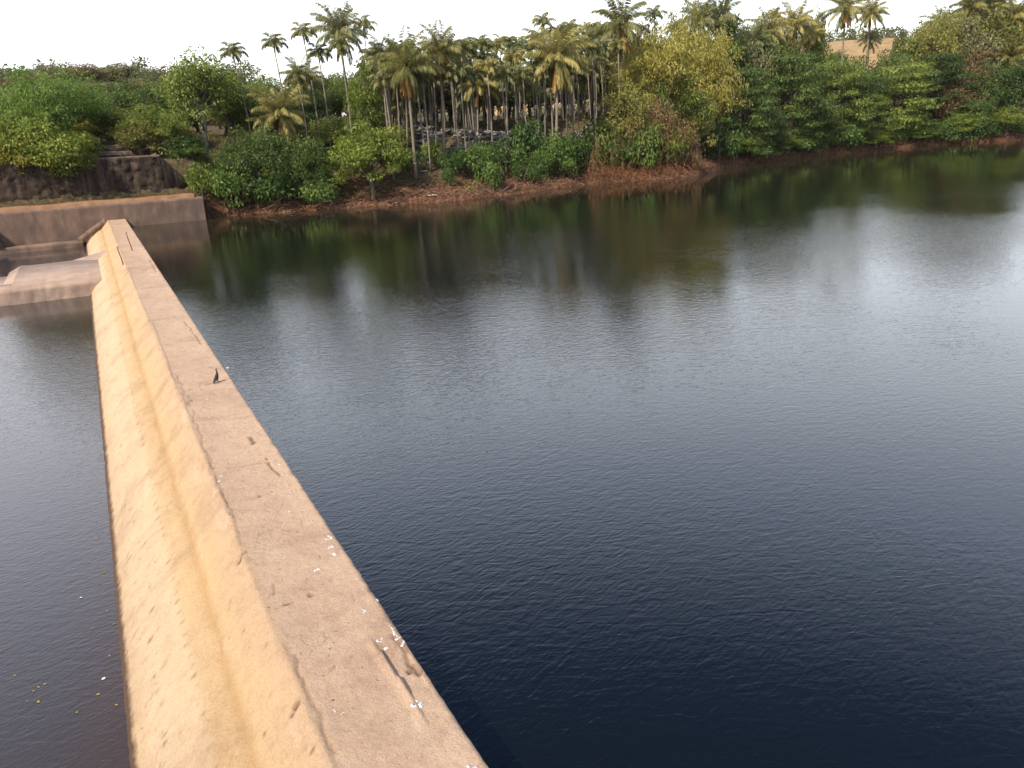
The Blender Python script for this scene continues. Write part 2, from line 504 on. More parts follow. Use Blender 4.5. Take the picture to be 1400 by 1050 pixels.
xs = np.unique(np.concatenate([np.linspace(-3000, -200, 15), np.linspace(-200, -30, 40), np.linspace(-30, 10, 50), np.linspace(10, 150, 330),
                               np.linspace(150, 400, 60), np.linspace(400, 3000, 15)]))
ys = np.unique(np.concatenate([np.linspace(-3000, -60, 12), np.linspace(-60, 70, 50), np.linspace(70, 112, 120), np.linspace(112, 220, 70),
                               np.linspace(220, 500, 30), np.linspace(500, 4000, 15)]))
GX, GY = np.meshgrid(xs, ys)
GZ = gh(GX, GY)
nx, ny = len(xs), len(ys)
idx = np.arange(nx * ny).reshape(ny, nx)
Fg = np.stack([idx[:-1, :-1], idx[:-1, 1:], idx[1:, 1:], idx[1:, :-1]], -1).reshape(-1, 4)


def groundmat():
    m, nt, out = newmat('laterite_ground')
    g = N(nt, 'NewGeometry'); sx = N(nt, 'SeparateXYZ'); nt.links.new(g.outputs['Position'], sx.inputs[0])
    n1 = noise(nt, .35, 8, .65); n2 = noise(nt, 2.5, 7, .7)
    earth = ramp(nt, [(.3, (.045, .017, .009)), (.48, (.095, .042, .022)), (.66, (.22, .14, .095))], n2)
    litter = ramp(nt, [(.3, (.045, .04, .02)), (.5, (.10, .08, .042)), (.7, (.18, .135, .075))], n2)
    grass = ramp(nt, [(.3, (.26, .17, .08)), (.5, (.36, .24, .12)), (.7, (.44, .31, .16))], n1)
    zz = math_(nt, 'ADD', sx.outputs[2], math_(nt, 'MULTIPLY', n1, 2.0))
    col = mix(nt, maprange(nt, zz, 2.4, 4.0), earth, litter)
    col = mix(nt, math_(nt, 'MULTIPLY', maprange(nt, zz, 13, 16), maprange(nt, sx.outputs[0], 110, 135)), col, grass)
    p = N(nt, 'BsdfPrincipled'); nt.links.new(col, p.inputs['Base Color']); p.inputs['Roughness'].default_value = .95
    p.inputs['Specular IOR Level'].default_value = .1
    nt.links.new(bump(nt, noise(nt, 3, 8, .75), 1.0, .2), p.inputs['Normal'])
    nt.links.new(p.outputs[0], out.inputs[0])
    return m


link('ground', mesh_np('ground', np.stack([GX, GY, GZ], -1).reshape(-1, 3), Fg, True, [groundmat()]), kind='structure')


def rect_sheet(name, x0, x1, y0, y1, z, mat):
    mb = MB(); mb.add([(x0, y0, z), (x1, y0, z), (x1, y1, z), (x0, y1, z)], np.array([[0, 1, 2, 3]]))
    return link(name, mb.mesh(name, mat), kind='structure')


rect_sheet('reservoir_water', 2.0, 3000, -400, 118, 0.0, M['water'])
rect_sheet('downstream_water', -3000, 1.0, -400, 96, -1.3, M['water2'])

# ------------------------------------------------------------------ weir (dam)
PX = np.array([-2.6, -1.6, -1.0, -.55, .10, .30, .60, .85, 1.05, 1.28])
PZ = np.array([-3.4, -2.2, -1.3, -.72, -.17, -.05, .10, .38, .58, .80])
px_ = np.concatenate([np.linspace(-2.6, -1.05, 6), np.arange(-1.0, 1.2, .05), np.arange(1.2, 2.88, .03), [2.90]])
pz_ = np.interp(px_, PX, PZ)
kk = np.array([.25, .5, .25]); pz_[1:-1] = np.convolve(pz_, kk, 'same')[1:-1]
dy = np.unique(np.concatenate([np.arange(-14, 5, .4), np.arange(5, 22, .05), np.arange(22, 45, .12), np.arange(45, 89.9, .3), [90.0]]))
X, Y = np.meshgrid(px_, dy)
Z = np.broadcast_to(pz_, X.shape).copy()
Z[:, px_ >= 1.28] = .80


def lip(x, xe, h, w):        # rises gently from the left, breaks off on the right
    t = (x - (xe - w)) / w
    return np.where((t > 0) & (t < 1), h * t, 0)


xe = 1.38 + vnoise(Y, Y * 0, 2.7, 21) * .05 + (vnoise(Y, Y * 0, .45, 22) * .03 + vnoise(Y, Y * 0, .13, 27) * .015) * np.clip(1.3 - Y / 20, .15, 1)
hh = (.030 + .03 * vnoise(Y, Y * 0, 2.3, 23) + .012 * vnoise(Y, Y * 0, .5, 26)) * np.clip(1.2 - Y / 60, .4, 1)
Z += lip(X, xe, np.clip(hh, .0, .07), .14)
xe2 = 2.52 + vnoise(Y, Y * 0, .6, 24) * .05 - (Y - 9) * .02
Z += lip(X, xe2, .05, .13) * sstep(8.0, 8.3, Y) * (1 - sstep(9.9, 10.3, Y))
Z -= .04 * ((X > xe2) & (X < 2.86)) * sstep(8.6, 8.9, Y) * (1 - sstep(9.7, 9.9, Y)) * (vnoise(X, Y, .3, 28) > -.3)
GR = np.zeros_like(Z)                    # darker tone set in the pits and cracks


def pit(hx, hy, hr, hd, g=1.0):
    j0, j1 = np.searchsorted(dy, [hy - 4 * hr, hy + 4 * hr]); 
    if j1 <= j0: return
    e = np.exp(-(((X[j0:j1] - hx) / hr) ** 2 + ((Y[j0:j1] - hy) / hr) ** 2))
    Z[j0:j1] -= hd * e; GR[j0:j1] = np.maximum(GR[j0:j1], g * np.clip(e * 1.5, 0, 1))


for (px1, py1, hr, hd) in ((425, 813, .035, .09), (405, 958, .05, .12), (398, 965, .035, .06), (356, 678, .035, .07), (327, 763, .04, .06), (292, 640, .03, .05), (276, 532, .03, .04), (346, 606, .05, .03), (262, 548, .04, .04), (560, 914, .04, .10)):
    c_ = onz(px1, py1, .8); pit(c_[0], c_[1], hr, hd)
y_ = 5.0
while y_ < 75:                           # row of tie holes along the seam of the face
    pit(.13 + rng.normal() * .012, y_ + rng.normal() * .03, rng.uniform(.018, .038), rng.uniform(.015, .035), rng.uniform(.3, .9)); y_ += rng.uniform(.3, .5)
for i in range(150):                     # broken patches near the foot and scattered holes
    pit(rng.choice([-.62, -.42]) + rng.normal() * .07, 5 + 45 * rng.random() ** 1.6, rng.uniform(.02, .045), rng.uniform(.01, .035), rng.uniform(.2, .8))
for i in range(130):
    pit(rng.uniform(.75, 1.36), 5 + 60 * rng.random() ** 1.5, rng.uniform(.012, .03), rng.uniform(.01, .03), rng.uniform(.2, .8))
for i in range(160):
    pit(rng.uniform(1.4, 2.85), 5 + 70 * rng.random() ** 1.5, rng.uniform(.012, .028), rng.uniform(.008, .02), rng.uniform(.2, .7))


def crack(p0, p1, hd, wd, seed, jag=.06, g=.8):
    x0, y0 = onz(*p0, .8)[:2]; x1, y1 = onz(*p1, .8)[:2]
    t = ((X - x0) * (x1 - x0) + (Y - y0) * (y1 - y0)) / ((x1 - x0) ** 2 + (y1 - y0) ** 2)
    tt = np.clip(t, 0, 1); ww = wd * (1 + Y * .035)
    nx__, ny__ = -(y1 - y0), (x1 - x0); ln = math.hypot(nx__, ny__)
    off = vnoise(tt * ln, tt * 0, .35, seed) * jag + vnoise(tt * ln, tt * 0, .1, seed + 1) * jag * .4
    dd = np.hypot(X - x0 - tt * (x1 - x0) - off * nx__ / ln, Y - y0 - tt * (y1 - y0) - off * ny__ / ln)
    e = np.exp(-(dd / ww) ** 2) * (vnoise(X, Y, .5, seed + 2) > -.55)
    globals()['Z'] = Z - hd * e
    globals()['GR'] = np.maximum(GR, g * e)


for k_, (p0, p1, hd, wd, jag, g_) in enumerate((((378, 832), (402, 822), .03, .014, .02, 1), ((236, 500), (262, 560), .015, .016, .07, .45), ((262, 560), (292, 650), .015, .014, .06, .4), ((292, 650), (330, 745), .012, .014, .05, .35),
        ((340, 598), (352, 610), .03, .03, .05, .9), ((364, 626), (381, 650), .035, .016, .03, .8), ((405, 685), (415, 700), .03, .014, .02, .5), ((330, 760), (345, 745), .02, .014, .03, .7),
        ((250, 535), (300, 520), .015, .014, .04, .5), ((310, 640), (400, 628), .012, .012, .05, .4), ((190, 440), (245, 432), .02, .02, .05, .5), ((170, 372), (205, 368), .02, .02, .05, .6), ((205, 355), (214, 372), .03, .02, .05, .35),
        ((254, 440), (275, 470), .03, .018, .05, .4), ((395, 880), (455, 1030), .02, .016, .03, .5), ((385, 830), (372, 800), .02, .014, .04, .6), ((560, 905), (572, 918), .05, .03, .02, 1), ((540, 868), (562, 905), .03, .03, .03, .6))):
    crack(p0, p1, hd, wd, 200 + 5 * k_, jag, g_)
for k_ in range(16):                     # short scars running across the face
    y0 = 6 + 34 * rng.random() ** 1.4; x0 = rng.uniform(-.85, -.35); ln = rng.uniform(.15, .35)
    t = np.clip(((X - x0) * .8 + (Y - y0) * .6) / ln, 0, 1)
    dd = np.hypot(X - x0 - t * ln * .8, Y - y0 - t * ln * .6); e = np.exp(-(dd / .018) ** 2)
    Z -= .02 * e; GR = np.maximum(GR, .35 * e)
# weathered surface, worn seams
Z += vnoise(X, Y, .45, 31) * .006 + vnoise(X, Y, .14, 32) * .006 + vnoise(X, Y, .07, 35) * .004
low = sstep(-.1, -.5, X)
Z += low * (vnoise(X, Y, .22, 36) * .016 + vnoise(X, Y, .1, 37) * .010)
for sxx, amp in ((.12, .022), (-.45, .02), (1.0, .012), (.58, .02)):
    sm = sxx + vnoise(Y, Y * 0, 1.2, int(40 + sxx * 10)) * .02
    Z -= amp * np.exp(-((X - sm) / (.03 if sxx != .58 else .07)) ** 2) * (1 if sxx == .58 else (vnoise(Y, X * 0, .22, 50) > .05))
XX = X.copy()
edge = px_ >= 2.87
XX[:, -1] += vnoise(dy, dy * 0, 2.9, 60) * .008 + vnoise(dy, dy * 0, .12, 61) * .006
chip = np.clip(vnoise(dy, dy * 0, .5, 62) - .5, 0, 1) * .05
Z[:, -1] -= chip + .012
Z[:, -2] -= chip * .6
XX = np.concatenate([XX, XX[:, -1:] + .01, XX[:, -1:] + .02], 1)
ZZ = np.concatenate([Z, np.full((len(dy), 1), .3), np.full((len(dy), 1), -3.5)], 1)
YY = np.concatenate([Y, Y[:, :1], Y[:, :1]], 1)
GG = np.concatenate([GR, GR[:, :2] * 0], 1)
my, mx = XX.shape
idx = np.arange(my * mx).reshape(my, mx)
Fd = np.stack([idx[:-1, :-1], idx[:-1, 1:], idx[1:, 1:], idx[1:, :-1]], -1).reshape(-1, 4)
dam = link('weir_wall', mesh_np('weir_wall', np.stack([XX, YY, ZZ], -1).reshape(-1, 3), [Fd, idx[0][None, ::-1].copy(), idx[-1][None, :].copy()], True, [M['dam']]),
           label='long straight masonry weir wall with tan sloping face and pinkish flat crest', cat='dam')

ga = dam.data.attributes.new('pit_tone', 'FLOAT', 'POINT'); ga.data.foreach_set('value', GG.reshape(-1).astype(np.float32))

# white bird droppings on the crest (marks on the dam)
mb = MB()
spots = [(452, 732, 5), (455, 745, 7), (458, 755, 6), (450, 748, 4), (434, 776, 6), (430, 779, 4), (488, 790, 4), (500, 833, 6), (497, 836, 4), (517, 874, 6), (528, 884, 5), (521, 872, 4),
         (536, 857, 6), (540, 862, 6), (545, 868, 5), (550, 876, 5), (533, 853, 4), (574, 960, 7), (569, 964, 5), (578, 957, 4), (641, 1048, 9), (650, 1049, 7), (420, 952, 3), (458, 970, 3), (470, 972, 3),
         (303, 649, 4), (299, 656, 4), (286, 569, 3), (313, 528, 3), (382, 633, 4), (396, 698, 4), (232, 412, 3), (222, 382, 3), (242, 440, 2.5), (312, 500, 3), (263, 475, 3), (446, 735, 4), (516, 818, 3), (390, 660, 2.5), (283, 545, 2.5)]
for (a, b, s) in spots:
    c = onz(a, b, .83); dist = np.linalg.norm(c - CP); r = s / F * dist * .62
    for k in range(5 if s > 4 else 2):
        o = rng.normal(size=2) * r * (1.0, 1.3) * (k > 0); n = 13; r = s / F * dist * rng.uniform(.16, .5)
        t = np.arange(n) * 2 * math.pi / n; rr = r * rng.uniform(.35, 1.2, n)
        cx, cy = c[0] + o[0], c[1] + o[1]
        ring = np.stack([cx + np.cos(t) * rr * 1.0, cy + np.sin(t) * rr * 1.25], 1)
        V = [(x, y, .822 + .003) for x, y in ring] + [(x, y, .78) for x, y in ring]
        mb.add(V, [np.arange(n)[None, :], np.array([[i, i + n, (i + 1) % n + n, (i + 1) % n] for i in range(n)])])
# drape the marks on the real surface
pv = np.concatenate(mb.v)


def damz(x, y):
    i = np.clip(np.searchsorted(dy, y), 0, len(dy) - 1); j = np.clip(np.searchsorted(px_, x), 0, len(px_) - 1)
    return Z[i, j]


top = pv[:, 2] > .8
pv[:, 2] = np.where(top, damz(pv[:, 0], pv[:, 1]) + .005, damz(pv[:, 0], pv[:, 1]) - .03)
mb.v = [pv]
link('bird_droppings', mb.mesh('bird_droppings', M['guano']), dam, kind='stuff')


# ------------------------------------------------------------------ abutment and walls on the far bank
def warped_box(mb, x0, x1, y0, y1, z0, z1, nx_, nz_, amp, seed, batter=0.0):
    """closed box whose front face (y0) is subdivided and roughened; leans back by batter"""
    xs_ = np.linspace(x0, x1, nx_); zs_ = np.linspace(z0, z1, nz_)
    A, B = np.meshgrid(xs_, zs_)
    Yf = y0 + (B - z0) * batter + vnoise(A, B, .5, seed) * amp + vnoise(A, B, .17, seed + 1) * amp * .5
    Zf = B + (vnoise(A, A * 0, 1.5, seed + 2) * amp * .8) * (B > z1 - 1e-6)
    V1 = np.stack([A, Yf, Zf], -1).reshape(-1, 3)
    idx = np.arange(nx_ * nz_).reshape(nz_, nx_)
    f = np.stack([idx[:-1, :-1], idx[:-1, 1:], idx[1:, 1:], idx[1:, :-1]], -1).reshape(-1, 4)
    # top strip and back
    top = idx[-1]; bt = nx_ * nz_ + np.arange(nx_); bb = bt + nx_
    V2 = np.stack([xs_, np.full(nx_, y1), V1[top][:, 2] - .01], -1); V3 = np.stack([xs_, np.full(nx_, y1), np.full(nx_, z0)], -1)
    f2 = np.stack([top[:-1], top[1:], bt[1:], bt[:-1]], -1); f3 = np.stack([bt[:-1], bt[1:], bb[1:], bb[:-1]], -1)
    mb.add(np.concatenate([V1, V2, V3]), [f, f2, f3])
    s1 = list(idx[:, 0]) + [bt[0], bb[0]]; s2 = list(idx[:, -1][::-1]) + [bb[-1], bt[-1]][::1]
    mb.add(np.concatenate([V1, V2, V3]), [np.array([s1[::-1]]), np.array([[idx[i, -1] for i in range(nz_)] + [bt[-1], bb[-1]]])])


mb = MB()
warped_box(mb, -45, 10.35, 90.0, 92.3, -3.2, 2.3, 260, 24, .03, 70)
ab = link('abutment_wall', mb.mesh('abutment_wall', M['wall'], False), label='low pinkish concrete abutment wall at the far end of the weir', cat='wall')
# the capping of reddish earth lying on the wall
mb = MB()
warped_box(mb, -45, 9.6, 90.18, 93.6, 2.25, 2.62, 200, 5, .06, 80, .6)
link('earth_berm', mb.mesh('earth_berm', solid('orange_earth', (.20, .105, .055), (.31, .18, .105), 1.2), True), kind='structure')

p1 = at(217, 214, 93.6)
DW = p1[2]
mb = MB()
warped_box(mb, -45, p1[0], 92.9, 95.4, 2.3, DW, 320, 40, .13, 90, .12)
# sloping end of the wall
V = []
x0 = p1[0]
n = 12
for i in range(n):
    t = i / (n - 1)
    zt = DW - (DW - 2.4) * t ** 1.3
    xx = x0 + 2.9 * t
    j = rng.uniform(-.08, .08)
    V += [(xx, 92.92 + j, 2.2), (xx, 92.95 + (zt - 2.3) * .12 + j, zt), (xx, 95.4, zt - .05), (xx, 95.4, 2.2)]
Fw = np.array([[4 * i + a, 4 * i + 4 + a, 4 * i + 4 + (a + 1) % 4, 4 * i + (a + 1) % 4] for i in range(n - 1) for a in range(4)])
mb.add(V, [Fw, np.array([[4 * n - 4, 4 * n - 3, 4 * n - 2, 4 * n - 1]])])
rw = link('retaining_wall', mb.mesh('retaining_wall', M['stone']), label='tall black stained stone retaining wall behind the abutment', cat='wall')
mb = MB()
warped_box(mb, -6, p1[0] + .1, 93.85, 95.2, DW + .01, DW + .17, 120, 3, .05, 95)
link('coping', mb.mesh('coping', M['wall']), rw)

# steps above the wall
st = empty('stone_steps', (at(145, 205, 97)[0], 97, DW), 'short flight of low mossy stone steps above the black retaining wall', 'steps')
for i in range(6):
    mb = MB()
    warped_box(mb, -2.9 + .25 * i, 2.8 - .22 * i, -1.6 + i * .45, -.8 + i * .45, -.3 + i * .32, .1 + i * .32, 50, 5, .06, 110 + i)
    link('step', mb.mesh('step', M['stone'] if i % 2 else M['wall']), st)

# sloping curb and toe ledge on the downstream side
mb = MB()
a = np.array([1.0, 89.2, .72]); b = np.array([-1.6, 88.7, -.85])
n = 14
for side in (0,):
    V = []
    for i in range(n):
        t = i / (n - 1); c = a * (1 - t) + b * t
        j = rng.uniform(-.03, .03, 4)
        V += [(c[0], c[1] - .25 + j[0], c[2] - .35), (c[0], c[1] - .25 + j[1], c[2] + .32), (c[0], c[1] + .35, c[2] + .32 + j[2]), (c[0], c[1] + .35, c[2] - .35)]
    mb.add(V, [np.array([[4 * i + a_, 4 * i + 4 + a_, 4 * i + 4 + (a_ + 1) % 4, 4 * i + (a_ + 1) % 4] for i in range(n - 1) for a_ in range(4)]),
               np.array([[3, 2, 1, 0], [4 * n - 4, 4 * n - 3, 4 * n - 2, 4 * n - 1]])])
link('sloping_curb', mb.mesh('sloping_curb', M['wall']), label='sloping concrete curb running down from the far end of the crest', cat='curb')
mb = MB()
warped_box(mb, -45, -1.2, 88.3, 90.0, -2.6, -.72, 200, 8, .06, 120)
tl = link('toe_ledge', mb.mesh('toe_ledge', M['wall']), label='narrow concrete ledge along the foot of the abutment wall', cat='ledge')
mb = MB()
V = [(-8.6, 88.2, -.7), (-7.7, 88.2, -.7), (-8.6, 90, -.7), (-7.7, 90, -.7), (-9.2, 88.2, 1.1), (-8.6, 88.2, 1.1), (-9.2, 90, 1.5), (-8.6, 90, 1.5)]
mb.add(V, np.array([[0, 2, 3, 1], [4, 5, 7, 6], [0, 1, 5, 4], [2, 6, 7, 3], [0, 4, 6, 2], [1, 3, 7, 5]]))
link('buttress', mb.mesh('buttress', M['wall']), label='small leaning concrete buttress on the ledge at the left edge', cat='buttress')


# sluice slab on the downstream side, joining the weir
mb = MB()
warped_box(mb, -5.3, .12, 58.2, 70.2, -2.4, -.35, 60, 10, .05, 130, .05)
V = [(-5.3, 61.0, -.354), (-5.3, 70.18, -.354), (-6.1, 61.0, -.75), (-6.1, 70.18, -.75), (-5.3, 61.0, -2.4), (-5.3, 70.18, -2.4), (-6.1, 61.0, -2.4), (-6.1, 70.18, -2.4)]
mb.add(V, np.array([[0, 1, 3, 2], [2, 3, 7, 6], [0, 2, 6, 4], [1, 5, 7, 3]]))
V = [(-1.9, 70.18, -.37), (.3, 68.6, -.37), (.62, 70.18, .14), (.3, 71.2, -.37)]
mb.add(V, np.array([[0, 1, 2], [0, 2, 3]]))
link('sluice_slab', mb.mesh('sluice_slab', M['slab']), label='thick flat concrete slab built against the left face of the weir', cat='slab')
mb = MB()
warped_box(mb, -30, -6.05, 60.9, 68.4, -2.4, -.78, 120, 8, .05, 140, .05)
warped_box(mb, -30, -5.31, 58.3, 60.95, -2.4, -.39, 120, 10, .05, 145, .05)
link('lower_slab', mb.mesh('lower_slab', M['slab']), label='lower concrete slab running out of the picture at the left edge', cat='slab')

# ------------------------------------------------------------------ two iron rods, the cormorant
for (bx, by, tx, ty, lab) in ((181, 343, 172, 317, 'rusty iron rod standing on the middle of the crest, nearer the far wall'),
                              (168, 360, 160, 337, 'rusty iron rod standing at the left edge of the crest, nearer the camera')):
    b = onz(bx, by, .8); t = at(tx, ty, b[1])
    mb = MB(); d = t - b
    tube(mb, [(0, 0, -.3), (0, 0, 0), d * .3 + (.01, 0, 0), d * .65 - (.012, 0, 0), d], [.032, .032, .03, .03, .028], 8, .08)
    link('iron_rod', mb.mesh('iron_rod', M['rust'], True), label=lab, cat='rod', group='iron rods on the crest', loc=b)


def skin_obj(name, verts, edges, radii, mat, parent, sub=2):
    me = bpy.data.meshes.new(name); me.from_pydata(verts, edges, [])
    o = link(name, me, parent)
    sk = o.modifiers.new('skin', 'SKIN'); sk.use_smooth_shade = True
    for i, r in enumerate(radii):
        r = (r, r) if np.isscalar(r) else r
        me.skin_vertices[0].data[i].radius = r
    me.skin_vertices[0].data[0].use_root = True
    ss = o.modifiers.new('sub', 'SUBSURF'); ss.levels = sub; ss.render_levels = sub
    me.materials.append(mat)
    return o


bc = onz(297, 522, .82)
bird = empty('cormorant', bc, 'slim black cormorant standing upright on the right edge of the weir crest', 'bird', rz=R(35), sc=1.08)
vb = [(0, 0, .13), (-.03, 0, .09), (-.09, 0, .035), (-.155, 0, -.005), (.02, 0, .19), (.045, 0, .245), (.04, 0, .29), (.022, 0, .325), (.03, 0, .36), (.052, 0, .372),
      (.005, .025, .085), (.012, .028, .04), (.01, .03, .008), (.005, -.025, .085), (.012, -.028, .04), (.01, -.03, .008)]
eb = [(0, 1), (1, 2), (2, 3), (0, 4), (4, 5), (5, 6), (6, 7), (7, 8), (8, 9), (0, 10), (10, 11), (11, 12), (0, 13), (13, 14), (14, 15)]
rb = [.055, .048, (.03, .015), (.03, .006), .050, .030, .018, .016, .020, .014, .020, .010, .008, .020, .010, .008]
skin_obj('body', vb, eb, rb, M['bird'], bird)
mb = MB(); tube(mb, [(.058, 0, .372), (.085, 0, .375), (.108, 0, .371), (.113, 0, .364)], [.008, .005, .004, .002], 7)
link('bill', mb.mesh('bill', M['beak'], True), bird)
for s in (-1, 1):
    mb = MB()          # folded wing: tapering feathered blade
    V = []; n = 9
    for i in range(n):
        t = i / (n - 1); c = np.array([.03 - .15 * t, s * (.045 + .012 * math.sin(t * 3) - .02 * t), .20 - .19 * t])
        w = .04 * math.sin(math.pi * (.15 + .8 * t)) + .006
        V += [c + (w * .7, 0, w * .7), c + (0, s * .012, 0), c - (w * .7, 0, w * .7), c + (0, -s * .004, 0)]
    mb.add(V, [np.array([[4 * i + a, 4 * i + (a + 1) % 4, 4 * i + 4 + (a + 1) % 4, 4 * i + 4 + a] for i in range(n - 1) for a in range(4)])])
    link('wing', mb.mesh('wing', M['bird'], True), bird)
    mb = MB()
    c = np.array([.01, s * .03, .004])
    for a in (-.6, 0, .6):
        tube(mb, [c, c + (.03 * math.cos(a), .03 * math.sin(a), .002), c + (.05 * math.cos(a), .05 * math.sin(a), -.001)], [.006, .005, .003], 5)
    link('foot', mb.mesh('foot', M['bird'], True), bird)


# ------------------------------------------------------------------ vegetation kinds
def limb_pts(a, b, k=6, wob=.12):
    a = np.asarray(a, float); b = np.asarray(b, float); L = np.linalg.norm(b - a)
    P = [a * (1 - t) + b * t + (rng.normal(size=3) * wob * L * .3 * math.sin(math.pi * t) + np.array([0, 0, .12 * L * math.sin(math.pi * t)])) for t in np.linspace(0, 1, k)]
    return np.array(P)


def broadleaf(h, w, kind='mango', trunk='bark', nb=26, leaf=.34, dens=1.0, base=.25, bl=.30, flat=1.0, trunk_r=None, bare=0.0):
    """h height, w crown width, base: crown bottom as a fraction of h. returns (trunk mesh, crown mesh)"""
    tb = MB(); cb = MB()
    cz0 = h * base; rz = (h - cz0) / 2; cz = cz0 + rz; rx = w / 2
    tr = trunk_r or (.022 * h + .05)
    tube(tb, [(0, 0, -.8), (.02 * h * rng.normal(), .02 * h * rng.normal(), cz0 * .6), (.03 * h * rng.normal(), .03 * h * rng.normal(), cz), (0, 0, h * .88)], [tr * 1.25, tr, tr * .7, tr * .2], 8, .08)
    for i in range(nb):
        d = unit(1)[0]
        if d[2] < -.55: d[2] *= -.6
        rad = rng.uniform(.4, 1.02)
        c = np.array([d[0] * rx * rad, d[1] * rx * rad, cz + d[2] * rz * rad])
        if base < .1: c[2] = max(c[2], .12 * h)
        s = bl * min(rx, rz * 1.2) * rng.uniform(.65, 1.35) * 1.15
        r = np.array([s * 1.15, s * 1.15, s * .8 * flat])
        n = int(dens * 34 * (s / leaf) ** 2 * .42) + 14
        blob_leaves(cb, c, r, n, leaf, leaf * .24)
        if i % 2 == 0 or i < 6:
            P = limb_pts((0, 0, max(.1, min(cz, c[2] - .25 * h * rng.uniform(.3, 1)))), c, 5)
            tube(tb, P, np.linspace(tr * .4, tr * .08, 5), 5)
    return tb.mesh('trunk', M[trunk], True), cb.mesh('crown', M[kind])


def tiered(h, w, kind, nt_=9, leaf=.34, dens=1.0):
    """broad tree whose foliage lies in flat layered sprays"""
    tb = MB(); cb = MB()
    tr = .02 * h + .06
    tube(tb, [(0, 0, -.8), (.2, .1, h * .3), (-.1, .1, h * .6), (0, 0, h * .93)], [tr * 1.2, tr, tr * .6, tr * .15], 8, .08)
    for i in range(nt_ * 7):
        t = ((i // 7) + rng.uniform(-.3, .3)) / nt_; z = h * (.1 + .86 * t)
        env = w / 2 * math.sqrt(max(.08, 1 - (max(0, t - .3) / .78) ** 2)) * (1 if t > .2 else .85)
        a = (i % 7) * 2 * math.pi / 7 + rng.uniform(-.5, .5); rr = env * rng.uniform(.45, .98)
        c = np.array([math.cos(a) * rr, math.sin(a) * rr, z - .12 * rr])
        s = w * .13 * rng.uniform(.7, 1.3)
        n = int(dens * 30 * (s / leaf) ** 2 * .5) + 16
        blob_leaves(cb, c, (s * 1.35, s * 1.35, s * .32), n, leaf, leaf * .24, droop=.5, flat=1.2, shell=.15)
        if i % 2 == 0: tube(tb, limb_pts((0, 0, max(.2, z - .1 * h)), c, 5), np.linspace(tr * .35, tr * .07, 5), 5)
    return tb.mesh('trunk', M['darkbark'], True), cb.mesh('crown', M[kind])


def plumes(h, w, kind, n=46, leaf=.42, culm='olive', lw=.11, dens=1.0, arch=.5):
    """bamboo-like clump: arching culms feathered with narrow drooping leaves"""
    tb = MB(); cb = MB()
    for i in range(n):
        a = rng.uniform(0, 2 * math.pi); r0 = rng.uniform(0, w * .10); spread = w / 2 * rng.uniform(.25, 1.0)
        hh = h * rng.uniform(.62, 1.0) * (1 - .35 * (spread / (w / 2)) ** 2)
        k = 10; P = []
        for j in range(k):
            t = j / (k - 1)
            rad = r0 + spread * t ** 2.0
            P.append((math.cos(a) * rad, math.sin(a) * rad, hh * (1 - (1 - t) ** 1.7) - arch * spread * .35 * t ** 4))
        P = np.array(P)
        tube(tb, P - np.array([0, 0, .3]) * (np.arange(k) < 1)[:, None], np.linspace(.05, .012, k), 4)
        m = int(150 * dens)
        t = rng.uniform(.25, 1.02, m) ** .8; f = np.clip(t, 0, 1) * (k - 1); i0 = np.minimum(f.astype(int), k - 2); fr = (f - i0)[:, None]
        Q = P[i0] * (1 - fr) + P[i0 + 1] * fr + rng.normal(size=(m, 3)) * np.array([.30, .30, .24]) * (w / 8)
        T = P[i0 + 1] - P[i0]; T /= np.linalg.norm(T, axis=1, keepdims=True)
        A = T * .5 + unit(m) * .8 + np.array([0, 0, -.75])
        leaf_quads(cb, Q, A, unit(m) + np.array([0, 0, .6]), leaf * rng.uniform(.6, 1.4, m), leaf * lw)
    return tb.mesh('stems', M['darkbark'], True), cb.mesh('crown', M[kind])


def frond(mb, o, az, el, L, nl=30, ll=.75, curl=1.0, wide=.05, fold=.55, droop=.5):
    """feather frond: arched midrib with paired leaflets hanging from it"""
    k = 9; P = [np.asarray(o, float)]; e = el
    h = np.array([math.cos(az), math.sin(az), 0])
    for j in range(k):
        P.append(P[-1] + (h * math.cos(e) + np.array([0, 0, math.sin(e)])) * L / k)
        e = max(e - curl * (.10 + .05 * j) * (1 if e > -1.3 else 0), -1.45)
    P = np.array(P); T = np.gradient(P, axis=0); T /= np.linalg.norm(T, axis=1, keepdims=True)
    side = np.array([-h[1], h[0], 0])
    tube(mb, P, np.linspace(.045, .012, k + 1), 3)
    t = np.linspace(.12, .99, nl); f = t * k; i0 = np.minimum(f.astype(int), k - 1); fr = (f - i0)[:, None]
    Q = P[i0] * (1 - fr) + P[i0 + 1] * fr; TT = T[i0]
    up = np.cross(TT, side)
    up = np.where(up[:, 2:3] < 0, -up, up)
    ln = ll * np.sin(np.pi * (.12 + .80 * t)) ** .6
    for s in (-1, 1):
        dr = droop * rng.uniform(.7, 1.4, nl)[:, None]
        A = side * s * .85 + TT * .55 + np.array([0, 0, -1]) * dr + unit(nl) * .10
        leaf_quads(mb, Q, A, up + side * s * fold, ln * rng.uniform(.8, 1.1, nl), wide)


